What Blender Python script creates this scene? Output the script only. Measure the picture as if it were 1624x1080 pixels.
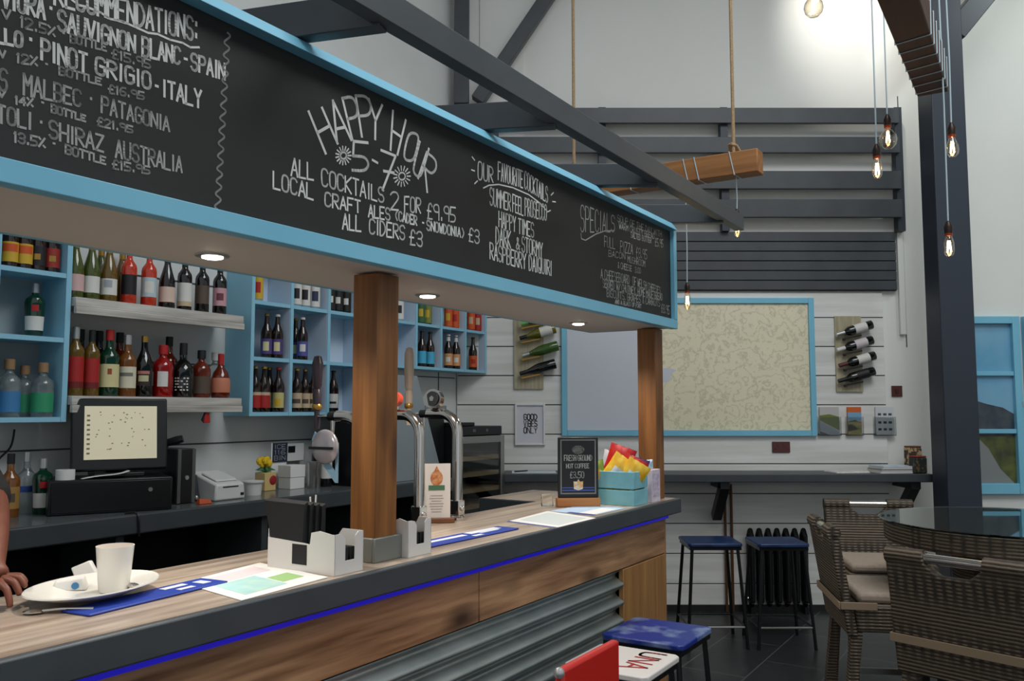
import bpy, math, random
from mathutils import Vector, Matrix
random.seed(7)
for o in list(bpy.data.objects): bpy.data.objects.remove(o)
SC = bpy.context.scene; COL = SC.collection
PI = math.pi
# ------------------------------------------------------------------ camera, world, light, exposure
F = 1360.0; EYE = 1.59; PITCH = math.atan(110/F); TH = math.atan(848/F)
cd = bpy.data.cameras.new('camera'); cam = bpy.data.objects.new('camera', cd); COL.objects.link(cam)
cd.sensor_width = 36; cd.lens = 36*F/1624; cd.clip_start = .05
cam.location = (0, 0, EYE); cam.rotation_euler = (PI/2+PITCH, 0, 0)
SC.camera = cam
w = bpy.data.worlds.new('world'); SC.world = w; w.use_nodes = True
w.node_tree.nodes['Background'].inputs[0].default_value = (.86, .93, 1, 1)
w.node_tree.nodes['Background'].inputs[1].default_value = .58
SC.view_settings.view_transform = 'Standard'; SC.view_settings.look = 'None'
SC.view_settings.gamma = 1; SC.view_settings.use_curve_mapping = False
SC.view_settings.exposure = 0.0
def lamp(name, kind, loc, power, col=(1, 1, 1), target=None, **kw):
    l = bpy.data.lights.new(name, kind); l.energy = power; l.color = col
    for k, v in kw.items(): setattr(l, k, v)
    o = bpy.data.objects.new(name, l); COL.objects.link(o); o.location = loc
    if target is not None:
        o.rotation_euler = (Vector(target)-Vector(loc)).to_track_quat('-Z', 'Y').to_euler()
    return o
lamp('rooflight', 'AREA', (2.3, 2.0, 6.1), 235, (.93, .97, 1), shape='RECTANGLE', size=3.0, size_y=3.4)
lamp('wall_floodlight', 'SPOT', (2.5, 5.9, 5.5), 105, (1, .97, .9), target=(2.95, 6.97, 4.9), spot_size=1.3, spot_blend=1, shadow_soft_size=.08)
lamp('side_floodlight', 'SPOT', (4.6, 5.0, 5.6), 95, (.92, 1, .97), target=(4.3, 6.97, 3.9), spot_size=1.7, spot_blend=.9, shadow_soft_size=.15)

# ------------------------------------------------------------------ geometry of the place
CTZ = 1.12                                             # height of the bar worktop
def ray(px, py):
    x = (px-812)/F; y = -(py-540)/F; c, s = math.cos(PITCH), math.sin(PITCH)
    return Vector((x, c-s*y, s+c*y))
EYEP = Vector((0, 0, EYE))
def atZ(px, py, z): r = ray(px, py); return EYEP+r*((z-EYE)/r.z)
def atY(px, py, y): r = ray(px, py); return EYEP+r*(y/r.y)
U = Vector((math.sin(TH), math.cos(TH), 0)); V = Vector((-math.cos(TH), math.sin(TH), 0))
O0 = Vector((.88918, 4.6336, 0))                       # far front corner of the bar
RB = math.atan2(U.y, U.x)
def B(u, v, z=0): return O0+U*u+V*v+Vector((0, 0, z))
def atV(px, py, v):
    r = ray(px, py); t = (v-(EYEP-O0).dot(V))/r.dot(V); return EYEP+r*t
def uz(px, py, v): p = atV(px, py, v); return (p-O0).dot(U), p.z
def uv(px, py, z): p = atZ(px, py, z)-O0; return p.dot(U), p.dot(V)
FW = 6.973                                             # far wall
BW = 2.37                                              # wall behind the bar (distance v)

# ------------------------------------------------------------------ materials
def lin(c): return tuple(((x/255)/12.92 if x/255 <= .04045 else ((x/255+.055)/1.055)**2.4) for x in c)+(1,)
MATS = {}
def mat(name, c, rough=.5, metal=0, emit=0, trans=0, noise=0, nscale=8, c2=None, stretch=(1, 1, 1), bump=0, bscale=None, spec=None, coat=0, detail=4, lo=.35, hi=.65):
    if name in MATS: return MATS[name]
    m = bpy.data.materials.new(name); m.use_nodes = True; MATS[name] = m
    nt = m.node_tree; b = nt.nodes['Principled BSDF']; L = nt.links.new
    b.inputs['Base Color'].default_value = lin(c); b.inputs['Roughness'].default_value = rough
    b.inputs['Metallic'].default_value = metal
    if trans: b.inputs['Transmission Weight'].default_value = trans
    if spec is not None: b.inputs['Specular IOR Level'].default_value = spec
    if coat: b.inputs['Coat Weight'].default_value = coat; b.inputs['Coat Roughness'].default_value = .12
    if emit: b.inputs['Emission Color'].default_value = lin(c); b.inputs['Emission Strength'].default_value = emit
    if c2 is not None or noise or bump:
        tc = nt.nodes.new('ShaderNodeTexCoord'); mp = nt.nodes.new('ShaderNodeMapping'); mp.inputs['Scale'].default_value = stretch
        n = nt.nodes.new('ShaderNodeTexNoise'); n.inputs['Scale'].default_value = nscale; n.inputs['Detail'].default_value = detail
        L(tc.outputs['Object'], mp.inputs[0]); L(mp.outputs[0], n.inputs['Vector'])
        if c2 is not None:
            r = nt.nodes.new('ShaderNodeValToRGB'); r.color_ramp.elements[0].color = lin(c); r.color_ramp.elements[1].color = lin(c2)
            r.color_ramp.elements[0].position = lo; r.color_ramp.elements[1].position = hi
            L(n.outputs['Fac'], r.inputs[0]); L(r.outputs[0], b.inputs['Base Color'])
        if bump:
            bp = nt.nodes.new('ShaderNodeBump'); bp.inputs['Strength'].default_value = bump; bp.inputs['Distance'].default_value = .004
            L(n.outputs['Fac'], bp.inputs['Height']); L(bp.outputs[0], b.inputs['Normal'])
    return m
def wood(name, c, c2, axis=0, rough=.55, sc=5, knots=None):
    if name in MATS: return MATS[name]
    st = [9, 9, 9]; st[axis] = .55
    m = mat(name, c, rough, c2=c2, nscale=sc, stretch=st, bump=.15, detail=6, lo=.3, hi=.7)
    if knots:
        nt = m.node_tree; L = nt.links.new; b = nt.nodes['Principled BSDF']
        src = b.inputs['Base Color'].links[0].from_socket
        tc = nt.nodes.new('ShaderNodeTexCoord'); mp = nt.nodes.new('ShaderNodeMapping')
        s2 = [7, 7, 7]; s2[axis] = 3.2; mp.inputs['Scale'].default_value = s2
        v = nt.nodes.new('ShaderNodeTexVoronoi'); v.inputs['Scale'].default_value = .8
        L(tc.outputs['Object'], mp.inputs[0]); L(mp.outputs[0], v.inputs['Vector'])
        r = nt.nodes.new('ShaderNodeValToRGB'); r.color_ramp.elements[0].position = .08; r.color_ramp.elements[1].position = .34
        r.color_ramp.elements[0].color = (1, 1, 1, 1); r.color_ramp.elements[1].color = (0, 0, 0, 1)
        mx = nt.nodes.new('ShaderNodeMix'); mx.data_type = 'RGBA'; mx.inputs[7].default_value = lin(knots)
        L(v.outputs['Distance'], r.inputs[0]); L(r.outputs[0], mx.inputs[0]); L(src, mx.inputs[6]); L(mx.outputs[2], b.inputs['Base Color'])
    return m
blue = mat('sky blue paint', (116, 184, 210), .42, c2=(124, 190, 214), nscale=3)
cubblue = mat('cubby blue paint', (140, 194, 216), .5)
grey = mat('dark grey paint', (58, 63, 67), .45, c2=(64, 69, 73), nscale=6)
navy = mat('dark blue grey paint', (40, 48, 60), .45)
white = mat('white wall paint', (226, 226, 221), .7, c2=(219, 219, 213), nscale=.8)
boardw = mat('whitewashed boards', (212, 210, 203), .6, c2=(230, 229, 225), nscale=3, stretch=(.4, 3, 6), detail=6, bump=.1)
bwhite = mat('bar wall white', (206, 208, 206), .6, c2=(214, 215, 213), nscale=2)
gapm = mat('board gap dark', (70, 72, 72), .8)
black = mat('black plastic', (17, 18, 20), .4)
satin = mat('black satin metal', (20, 21, 23), .35, metal=.3)
chalkb = mat('blackboard', (22, 23, 22), .6, c2=(30, 31, 29), nscale=2.2, stretch=(1, 1, 2))
chalk = mat('chalk', (226, 227, 222), .9)
chalk2 = mat('chalk faint', (168, 169, 165), .9)
steel = mat('polished chrome', (205, 200, 194), .13, metal=1)
brushed = mat('brushed steel', (176, 174, 170), .32, metal=1)
papw = mat('white paper', (226, 224, 220), .7)
whitep = mat('white plastic', (214, 214, 210), .4)
porc = mat('white porcelain', (226, 222, 214), .22)
soffitm = mat('soffit white paint', (208, 200, 190), .6)
postw = wood('bar post timber', (104, 62, 24), (142, 92, 44), 2, .5, 3.5, knots=(58, 28, 12))
plank = wood('reclaimed planks', (106, 70, 42), (190, 146, 106), 0, .55, 3.2, knots=(62, 36, 18))
plankv = wood('pale vertical boards', (142, 96, 52), (172, 128, 76), 2, .5, 3)
topw = wood('worktop laminate', (132, 112, 96), (194, 176, 158), 0, .28, 3.2)
darkbeam = wood('dark red timber', (52, 26, 18), (78, 42, 28), 0, .6, 3)
lightbeam = wood('orange timber', (130, 84, 42), (164, 112, 62), 0, .6, 3)
distress = wood('distressed white shelf', (150, 144, 136), (214, 209, 201), 0, .5, 4)
rope = mat('hemp rope', (176, 150, 116), .9, c2=(140, 116, 84), nscale=160)
galv = mat('galvanised steel', (158, 168, 167), .4, metal=.9, c2=(176, 184, 183), nscale=5)
ledm = mat('blue led strip', (28, 22, 176), .4, emit=.5)
clear = mat('clear glass', (235, 240, 240), .03, trans=1)
blk = mat('near black interior', (14, 14, 15), .6)
cushm = mat('beige cushion cloth', (150, 134, 118), .85, c2=(160, 144, 128), nscale=60)
stringm = mat('pale flex', (168, 186, 192), .6)

def rattan():
    m = bpy.data.materials.new('woven rattan'); m.use_nodes = True; nt = m.node_tree; L = nt.links.new; b = nt.nodes['Principled BSDF']
    tc = nt.nodes.new('ShaderNodeTexCoord')
    def wave(direction, scale, dist):
        wv = nt.nodes.new('ShaderNodeTexWave'); wv.wave_type = 'BANDS'; wv.bands_direction = direction
        wv.inputs['Scale'].default_value = scale; wv.inputs['Distortion'].default_value = dist; wv.inputs['Detail'].default_value = 1
        L(tc.outputs['Object'], wv.inputs['Vector']); return wv
    a = wave('Z', 22, .6); d = wave('X', 9, .8); e = wave('Y', 9, .8)
    mx = nt.nodes.new('ShaderNodeMath'); mx.operation = 'MAXIMUM'; L(d.outputs['Fac'], mx.inputs[0]); L(e.outputs['Fac'], mx.inputs[1])
    mu = nt.nodes.new('ShaderNodeMath'); mu.operation = 'MULTIPLY'; L(a.outputs['Fac'], mu.inputs[0]); L(mx.outputs[0], mu.inputs[1])
    n = nt.nodes.new('ShaderNodeTexNoise'); n.inputs['Scale'].default_value = 40; L(tc.outputs['Object'], n.inputs['Vector'])
    ad = nt.nodes.new('ShaderNodeMath'); ad.operation = 'MULTIPLY_ADD'; L(n.outputs['Fac'], ad.inputs[0]); ad.inputs[1].default_value = .5; L(mu.outputs[0], ad.inputs[2])
    r = nt.nodes.new('ShaderNodeValToRGB'); r.color_ramp.elements[0].position = .2; r.color_ramp.elements[1].position = 1.1
    r.color_ramp.elements[0].color = lin((46, 38, 30)); r.color_ramp.elements[1].color = lin((106, 91, 72))
    L(ad.outputs[0], r.inputs[0]); L(r.outputs[0], b.inputs['Base Color']); b.inputs['Roughness'].default_value = .6
    bp = nt.nodes.new('ShaderNodeBump'); bp.inputs['Strength'].default_value = .6; bp.inputs['Distance'].default_value = .006
    L(mu.outputs[0], bp.inputs['Height']); L(bp.outputs[0], b.inputs['Normal']); return m
weave = rattan()
rimm = mat('smooth cane band', (140, 120, 96), .5)

def tiles():
    m = bpy.data.materials.new('slate tiles'); m.use_nodes = True; nt = m.node_tree; L = nt.links.new; b = nt.nodes['Principled BSDF']
    tc = nt.nodes.new('ShaderNodeTexCoord'); mp = nt.nodes.new('ShaderNodeMapping'); mp.inputs['Rotation'].default_value = (0, 0, -RB); L(tc.outputs['Object'], mp.inputs[0])
    br = nt.nodes.new('ShaderNodeTexBrick'); br.inputs['Scale'].default_value = 1; br.inputs['Brick Width'].default_value = .8; br.inputs['Row Height'].default_value = .4
    br.inputs['Mortar Size'].default_value = .004; br.inputs['Color1'].default_value = lin((34, 37, 39)); br.inputs['Color2'].default_value = lin((43, 46, 48)); br.inputs['Mortar'].default_value = lin((92, 94, 92))
    L(mp.outputs[0], br.inputs['Vector']); L(br.outputs['Color'], b.inputs['Base Color']); b.inputs['Roughness'].default_value = .36
    n = nt.nodes.new('ShaderNodeTexNoise'); n.inputs['Scale'].default_value = 6; n.inputs['Detail'].default_value = 6; L(tc.outputs['Object'], n.inputs['Vector'])
    bp = nt.nodes.new('ShaderNodeBump'); bp.inputs['Strength'].default_value = .25; bp.inputs['Distance'].default_value = .01; L(n.outputs['Fac'], bp.inputs['Height']); L(bp.outputs[0], b.inputs['Normal'])
    return m

# ------------------------------------------------------------------ mesh building
class MB:
    def __init__(s): s.v = []; s.f = []; s.m = Matrix.Identity(4)
    def add(s, vs, fs):
        n = len(s.v); s.v += [tuple(s.m @ Vector(p)) for p in vs]; s.f += [tuple(i+n for i in f) for f in fs]; return s
    def box(s, x0, x1, y0, y1, z0, z1):
        return s.add([(x0, y0, z0), (x1, y0, z0), (x1, y1, z0), (x0, y1, z0), (x0, y0, z1), (x1, y0, z1), (x1, y1, z1), (x0, y1, z1)],
                     [(0, 3, 2, 1), (4, 5, 6, 7), (0, 1, 5, 4), (1, 2, 6, 5), (2, 3, 7, 6), (3, 0, 4, 7)])
    def hexa(s, pts):                                  # four bottom points, four top points
        return s.add(pts, [(0, 3, 2, 1), (4, 5, 6, 7), (0, 1, 5, 4), (1, 2, 6, 5), (2, 3, 7, 6), (3, 0, 4, 7)])
    def bar(s, a, b, wx, wz, up=(0, 0, 1)):            # rectangular bar from a to b
        a, b = Vector(a), Vector(b); d = (b-a).normalized(); up = Vector(up)
        if abs(d.dot(up)) > .98: up = Vector((0, 1, 0))
        sx = d.cross(up).normalized()*wx/2; sz = sx.cross(d).normalized()*wz/2
        return s.hexa([a-sx-sz, a+sx-sz, b+sx-sz, b-sx-sz, a-sx+sz, a+sx+sz, b+sx+sz, b-sx+sz])
    def prism(s, poly, h0, h1, plane='xy'):
        n = len(poly)
        def P(p, h): return {'xy': (p[0], p[1], h), 'xz': (p[0], h, p[1]), 'yz': (h, p[0], p[1])}[plane]
        return s.add([P(p, h0) for p in poly]+[P(p, h1) for p in poly], [tuple(range(n)), tuple(range(2*n-1, n-1, -1))]+[(i, i+n, (i+1) % n+n, (i+1) % n) for i in range(n)])
    def tube(s, pts, r, n=10, cap=True):
        pts = [Vector(p) for p in pts]; rs = r if isinstance(r, (list, tuple)) else [r]*len(pts)
        rings = []; prev = None
        for i, p in enumerate(pts):
            d = (pts[min(i+1, len(pts)-1)]-pts[max(i-1, 0)]).normalized()
            a = prev if prev is not None else (Vector((0, 0, 1)) if abs(d.z) < .9 else Vector((1, 0, 0)))
            a = (a-d*a.dot(d)).normalized(); prev = a; b = d.cross(a)
            rings.append([p+(a*math.cos(2*PI*k/n)+b*math.sin(2*PI*k/n))*rs[i] for k in range(n)])
        vs = [q for g in rings for q in g]; fs = []
        for i in range(len(pts)-1):
            for k in range(n): fs.append((i*n+k, i*n+(k+1) % n, (i+1)*n+(k+1) % n, (i+1)*n+k))
        if cap: fs += [tuple(range(n-1, -1, -1)), tuple((len(pts)-1)*n+k for k in range(n))]
        return s.add(vs, fs)
    def lathe(s, prof, n=24, c=(0, 0, 0), a0=0, a1=2*PI):
        full = abs(a1-a0-2*PI) < 1e-6; k = n if full else n+1; vs = []; fs = []
        for r, z in prof:
            for i in range(k):
                a = a0+(a1-a0)*i/n; vs.append((c[0]+r*math.cos(a), c[1]+r*math.sin(a), c[2]+z))
        for j in range(len(prof)-1):
            for i in range(n):
                i2 = (i+1) % k; fs.append((j*k+i, j*k+i2, (j+1)*k+i2, (j+1)*k+i))
        if full:
            if prof[0][0] > 1e-5: fs.append(tuple(range(k-1, -1, -1)))
            if prof[-1][0] > 1e-5: fs.append(tuple((len(prof)-1)*k+i for i in range(k)))
        return s.add(vs, fs)
    def ball(s, c, r, n=12, sc=(1, 1, 1)):
        vs = []; fs = []; h = n//2
        for j in range(h+1):
            t = PI*j/h
            for i in range(n): a = 2*PI*i/n; vs.append((c[0]+r*sc[0]*math.sin(t)*math.cos(a), c[1]+r*sc[1]*math.sin(t)*math.sin(a), c[2]+r*sc[2]*math.cos(t)))
        for j in range(h):
            for i in range(n): fs.append((j*n+i, (j+1)*n+i, (j+1)*n+(i+1) % n, j*n+(i+1) % n))
        return s.add(vs, fs)
    def grid(s, fn, nx, ny, flip=False):
        vs = [fn(i/nx, j/ny) for j in range(ny+1) for i in range(nx+1)]
        fs = [(j*(nx+1)+i, j*(nx+1)+i+1, (j+1)*(nx+1)+i+1, (j+1)*(nx+1)+i) for j in range(ny) for i in range(nx)]
        return s.add(vs, [f[::-1] for f in fs] if flip else fs)
def tag(o, label=None, cat=None, group=None, kind=None):
    if label: o['label'] = label
    if cat: o['category'] = cat
    if group: o['group'] = group
    if kind: o['kind'] = kind
    return o
def part(name, mb, m, parent=None, label=None, bevel=0, sharp=35, loc=None, rz=0, kind=None):
    me = bpy.data.meshes.new(name); me.from_pydata(mb.v, [], mb.f); me.materials.append(m)
    for p in me.polygons: p.use_smooth = True
    me.set_sharp_from_angle(angle=math.radians(sharp)); me.update()
    o = bpy.data.objects.new(name, me); COL.objects.link(o)
    if parent: o.parent = parent
    if loc is not None: o.location = loc
    if rz: o.rotation_euler.z = rz
    if bevel:
        b = o.modifiers.new('bevel', 'BEVEL'); b.width = bevel; b.segments = 2; b.limit_method = 'ANGLE'
    if label: o['label'] = label
    if kind: o['kind'] = kind
    return o
def thing(name, label, cat, loc=(0, 0, 0), rz=0, group=None):
    o = bpy.data.objects.new(name, None); COL.objects.link(o); o.location = loc; o.rotation_euler.z = rz; o.empty_display_size = .05
    return tag(o, label, cat, group)
def solo(name, mb, m, label, cat, loc=(0, 0, 0), rz=0, group=None, bevel=0, sharp=35):
    return tag(part(name, mb, m, None, loc=loc, rz=rz, bevel=bevel, sharp=sharp), label, cat, group)
def struct(name, mb, m, loc=(0, 0, 0), rz=0, bevel=0): return tag(part(name, mb, m, None, loc=loc, rz=rz, bevel=bevel), kind='structure')
BO = (O0.x, O0.y, 0)                                   # bar things use local axes x=along, y=back

# ------------------------------------------------------------------ handwriting
GL = {'A': '00 26 40|12 32', 'B': '00 06|06 36 45 44 33 03|03 33 42 41 30 00', 'C': '45 36 16 05 01 10 30 41', 'D': '00 06|06 26 44 42 20 00', 'E': '40 00 06 46|03 33',
 'F': '00 06 46|03 33', 'G': '45 36 16 05 01 10 30 41|41 43 23', 'H': '00 06|40 46|03 43', 'I': '20 26', 'J': '46 41 30 10 01', 'K': '00 06|46 03 40', 'L': '06 00 40',
 'M': '00 06 23 46 40', 'N': '00 06 40 46', 'O': '10 01 05 16 36 45 41 30 10', 'P': '00 06|06 36 45 44 33 03', 'Q': '10 01 05 16 36 45 41 30 10|22 40', 'R': '00 06|06 36 45 44 33 03|13 40',
 'S': '45 36 16 05 04 13 33 42 41 30 10 01', 'T': '06 46|26 20', 'U': '06 01 10 30 41 46', 'V': '06 20 46', 'W': '06 10 24 30 46', 'X': '00 46|06 40', 'Y': '06 23 46|23 20', 'Z': '06 46 00 40',
 '0': '10 01 05 16 36 45 41 30 10', '1': '15 26 20', '2': '05 16 36 45 44 22 00|00 40', '3': '05 16 36 45 44 33 13|33 42 41 30 10 01', '4': '30 36 02 42', '5': '46 06 03|03 33 42 41 30 00',
 '6': '46 16 03 01 10 30 41 42 33 13 02', '7': '06 46 10|13 43', '8': '13 04 05 16 36 45 44 33 13 02 01 10 30 41 42 33', '9': '43 13 04 05 16 36 45 40', '£': '40 00 10 15 26 36 45|03 33',
 '%': '00 46|06 15|31 40', '.': '20 21', '-': '13 33', ':': '21 22|24 25', '&': '40 15 26 35 01 10 20 42', '(': '36 14 12 30', ')': '16 34 32 10', ',': '21 10', '*': '23 24', "'": '26 25', '/': '00 46'}
def strokes(mb, pts, wd, fn):                          # pts in a 2-D plane, fn turns them into local 3-D
    for i in range(len(pts)-1):
        a, b = Vector(pts[i]), Vector(pts[i+1]); d = b-a
        if d.length < 1e-6: continue
        d.normalize(); n = Vector((-d.y, d.x))*wd/2; a = a-d*wd*.35; b = b+d*wd*.35
        mb.add([fn(a-n), fn(b-n), fn(b+n), fn(a+n)], [(0, 1, 2, 3)])
CURVY = set("BCDGJOPQRSU0235689&()£")
def chaikin(p, n=2):
    closed = (Vector(p[0])-Vector(p[-1])).length < 1e-3
    for _ in range(n):
        q = [] if closed else [Vector(p[0])]
        for a, b in zip(p, p[1:]): a, b = Vector(a), Vector(b); q += [a*.75+b*.25, a*.25+b*.75]
        q += [q[0]] if closed else [Vector(p[-1])]
        p = q
    return p
def glyph(mb, ch, quad, wd, fn, jit=.03):              # quad: bottom left, bottom right, top left, top right
    bl, br, tl, tr = [Vector(q) for q in quad]
    for st in GL.get(ch, '').split('|'):
        pts = []; first = {}
        for t in st.split():
            if t in first: pts.append(first[t]); continue
            x = int(t[0])/4+random.uniform(-jit, jit); y = int(t[1])/6+random.uniform(-jit, jit)*.6
            pts.append((bl*(1-x)+br*x)*(1-y)+(tl*(1-x)+tr*x)*y); first[t] = pts[-1]
        if ch in CURVY and len(pts) > 3: pts = chaikin(pts)
        strokes(mb, pts, wd, fn)
def word(mb, s, p0, p1, t0, t1, wd, fn):               # baseline p0-p1, cap line t0-t1
    p0, p1, t0, t1 = map(Vector, (p0, p1, t0, t1)); adv = [.55 if c in " .,:'*I1-" else 1 for c in s]; tot = sum(adv); x = 0
    for c, a in zip(s, adv):
        x0, x1 = (x+.1*a)/tot, (x+.86*a)/tot; x += a
        if c != ' ': glyph(mb, c, (p0.lerp(p1, x0), p0.lerp(p1, x1), t0.lerp(t1, x0), t0.lerp(t1, x1)), wd, fn)

# ------------------------------------------------------------------ the setting
struct('floor', MB().box(-7, 6.2, -3.2, FW+.3, -.1, 0), tiles())
struct('wall_far', MB().box(-1.2, 6.2, FW, FW+.2, 0, 6.2), white)
mb = MB()
for k in range(-1, 11):
    z1 = 2.34+.2365-.2365*k; z0 = max(z1-.2365, 0); z1 = min(z1, 2.55)
    if z1-z0 > .02: mb.box(-.445, 3.025, FW-.02, FW, z0+.004, z1-.004)
struct('trim_boards', mb, boardw, bevel=.002)
struct('trim_board_backing', MB().box(-.44, 3.03, FW-.004, FW, 0, 2.55), gapm)
struct('trim_wall_joint', MB().box(3.16, 3.21, FW-.03, FW, 2.2, 3.05), white, bevel=.004)
struct('trim_panel_seam', MB().box(3.215, 3.222, FW-.003, FW, 2.1, 4.2), gapm)
struct('trim_pilaster', MB().box(-.27, .10, FW-.012, FW, 2.6, 6.2), white)
mb = MB().box(-9, 1.26, BW, BW+.15, 0, 6.2)
struct('wall_back', mb, bwhite, BO, RB)
mb = MB()
for z in (1.40, 1.845, 2.30): mb.box(-6, 1.24, BW-.003, BW, z-.004, z+.004)
mb.box(1.02, 1.028, BW-.003, BW, .9, 1.9)
struct('trim_back_wall_joints', mb, gapm, BO, RB)
struct('wall_right', MB().box(6.0, 6.2, -3.2, FW, 0, 6.2), white)
struct('ceiling', MB().box(-7, 6.2, -.5, FW+.2, 6.2, 6.35), white)
struct('baseboard_far', MB().box(-.4, 6, FW-.035, FW-.02, 0, .05), mat('dark skirting', (30, 26, 25), .5))

# timber slats, cladding, roof truss, right post
t = thing('slat_screen', 'dark grey horizontal timber slat screen high on the white far wall', 'screen', (1.36, 6.85, 3.04))
for z0, z1 in ((3.924, 4.051), (3.677, 3.808), (3.378, 3.525), (3.144, 3.29)):
    part('slat', MB().box(-1.83, 1.80, -.02, .02, z0-3.04, z1-3.04), grey, t, bevel=.003)
for x in (-1.5, -.62, .38, 1.81): part('upright', MB().box(x-.03, x+.03, .021, .10, 0, 1.03), navy, t)
t = thing('cladding_panel', 'dark grey grooved cladding panel below the slats and above the map', 'wall panel', (1.6, FW, 2.56))
part('backing', MB().box(-1.3, 1.54, -.03, -.001, 0, .485), black, t)
mb = MB()
for k in range(6): mb.box(-1.295, 1.535, -.055, -.031, .004+k*.08, .078+k*.08)
part('boards', mb, grey, t, bevel=.003)
t = thing('roof_truss', 'dark grey roof truss post with diagonal brace above the canopy', 'beam', (-.41, 6.79, 4.06))
part('post', MB().box(-.06, .06, -.05, .05, 0, 2.13), grey, t, bevel=.004)
part('brace', MB().bar((.13, .0, .03), (.98, .0, 1.33), .10, .11), grey, t, bevel=.004)
part('tie_beam', MB().bar((-.55, 0, 1.03), (-.062, 0, 1.0), .09, .1), grey, t)
t = thing('timber_post', 'tall dark blue grey timber post standing between the ledge and blue window picture', 'post', (3.265, 6.36, 0))
part('shaft', MB().box(-.125, .125, -.11, .11, 0, 6.19), navy, t, bevel=.006)
part('brace', MB().bar((.1, 0, 4.45), (1.3, 0, 5.9), .16, .16), navy, t, bevel=.005)

# ------------------------------------------------------------------ pergola above the bar
t = thing('pergola_frame', 'long dark grey beam with short rafters fixed to the chalkboard canopy', 'beam', BO, RB)
part('main_beam', MB().box(-5, .40, -.265, -.215, 2.612, 2.70), grey, t, bevel=.003)
for u0, ang in ((-2.77, 16), (-1.855, 9), (-.943, 1.5), (-.03, 0)):
    a = math.radians(-32.0+0)                           # rafters lie close to square with the far wall
    dx = Vector((math.cos(-math.radians(ang)), math.sin(-math.radians(ang)), 0)); du, dv = dx.dot(U), dx.dot(V)
    k = -.232/dv; k2 = .46/dv
    part('rafter', MB().bar((u0+du*k2, dv*k2, 2.653), (u0+du*k, dv*k, 2.653), .05, .10), grey, t, bevel=.003)

# ------------------------------------------------------------------ chalkboard canopy
t = thing('bar_canopy', 'long blue framed box canopy with a chalkboard front above the bar', 'canopy', BO, RB)
CB, CT2 = 2.03, 2.60
part('chalkboard', MB().box(-5, -.04, .010, .022, CB+.045, CT2-.04), chalkb, t)
part('bottom_rail', MB().box(-5, 0, -.012, .03, CB-.004, CB+.045), blue, t, bevel=.002)
part('top_rail', MB().prism([(-.034, CT2-.042), (.03, CT2-.042), (.03, CT2), (-.006, CT2)], -5, -.0405, 'yz'), blue, t, bevel=.002)
part('end_stile', MB().box(-.04, 0, -.012, .03, CB+.0455, CT2-.02), blue, t, bevel=.002)
part('end_panel', MB().box(-.03, 0, .031, .515, CB, CT2-.03), blue, t)
part('back_panel', MB().box(-5, -.031, .49, .515, CB, CT2-.03), blue, t)
part('soffit', MB().box(-5, -.031, .031, .489, CB, CB+.018), soffitm, t)
part('top_board', MB().box(-5, -.031, .031, .489, CT2-.06, CT2-.03), grey, t)
def bp(px, py): return uz(px, py, .009)
bf = lambda p: (p[0], .0092, p[1])
def line(mb, s, x0, y0, x1, y1, h0, h1, wd=.0055, ox=0, oy=0, sc=1.0):
    q = lambda x, y: bp(ox+x/sc, oy+y/sc)
    word(mb, s, q(x0, y0), q(x1, y1), q(x0, y0-h0), q(x1, y1-h1), wd, bf)
def curve(mb, pts, wd, ox=0, oy=0, sc=1.0):
    strokes(mb, [bp(ox+x/sc, oy+y/sc) for x, y in pts], wd, bf)
mb = MB()
for a in (("RECOMMENDATIONS:", 85, 6, 315, 66, 34, 36), ("VIURA", 2, 10, 73, 31, 34, 33), ("*", 78, 20, 84, 22, 14, 14), ("SAUVIGNON", 91, 47, 216, 83, 32, 26), ("BLANC", 225, 88, 287, 102, 30, 25), ("-", 290, 97, 300, 100, 10, 10), ("SPAIN", 302, 110, 358, 127, 26, 26),
          ("LLO", -8, 66, 37, 75, 24, 22), ("*", 46, 70, 52, 71, 14, 14), ("PINOT", 64, 93, 140, 115, 32, 28), ("GRIGIO", 150, 116, 241, 142, 27, 25), ("-", 244, 140, 254, 143, 10, 10), ("ITALY", 257, 152, 321, 172, 26, 28)): line(mb, *a, wd=.0062)
curve(mb, [(112, -2), (125, 8), (138, 11), (160, 20), (175, 30), (195, 34), (215, 43), (235, 52), (250, 54), (270, 63), (290, 68), (302, 75), (316, 75)], .005)
part('wine_list_writing', mb, chalk, t, 'white chalk wine list for Sauvignon Blanc and Pinot Grigio')
mb = MB()
for a in (("V", 2, 30, 19, 30, 14, 14), ("12.5%", 31, 42, 89, 58, 17, 14), ("-", 98, 56, 104, 57, 8, 8), ("BOTTLE", 111, 67, 170, 81, 13, 12), ("£15.95", 176, 91, 240, 109, 14, 13),
          ("V", -2, 90, 10, 92, 11, 11), ("12%", 25, 99, 61, 104, 15, 13), ("-", 71, 105, 77, 106, 8, 8), ("BOTTLE", 93, 118, 162, 135, 13, 10), ("£16.95", 171, 147, 230, 158, 13, 11),
          ("V", -4, 152, 10, 156, 11, 11), ("14%", 23, 165, 54, 169, 13, 12), ("-", 65, 166, 71, 167, 8, 8), ("BOTTLE", 81, 178, 137, 193, 13, 9), ("£21.95", 153, 199, 212, 211, 14, 10),
          ("13.5%", 21, 225, 73, 234, 16, 14), ("-", 83, 231, 89, 232, 8, 8), ("BOTTLE", 103, 243, 169, 261, 14, 11), ("£15.95", 177, 267, 239, 276, 14, 11)): line(mb, *a, wd=.0042)
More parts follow.
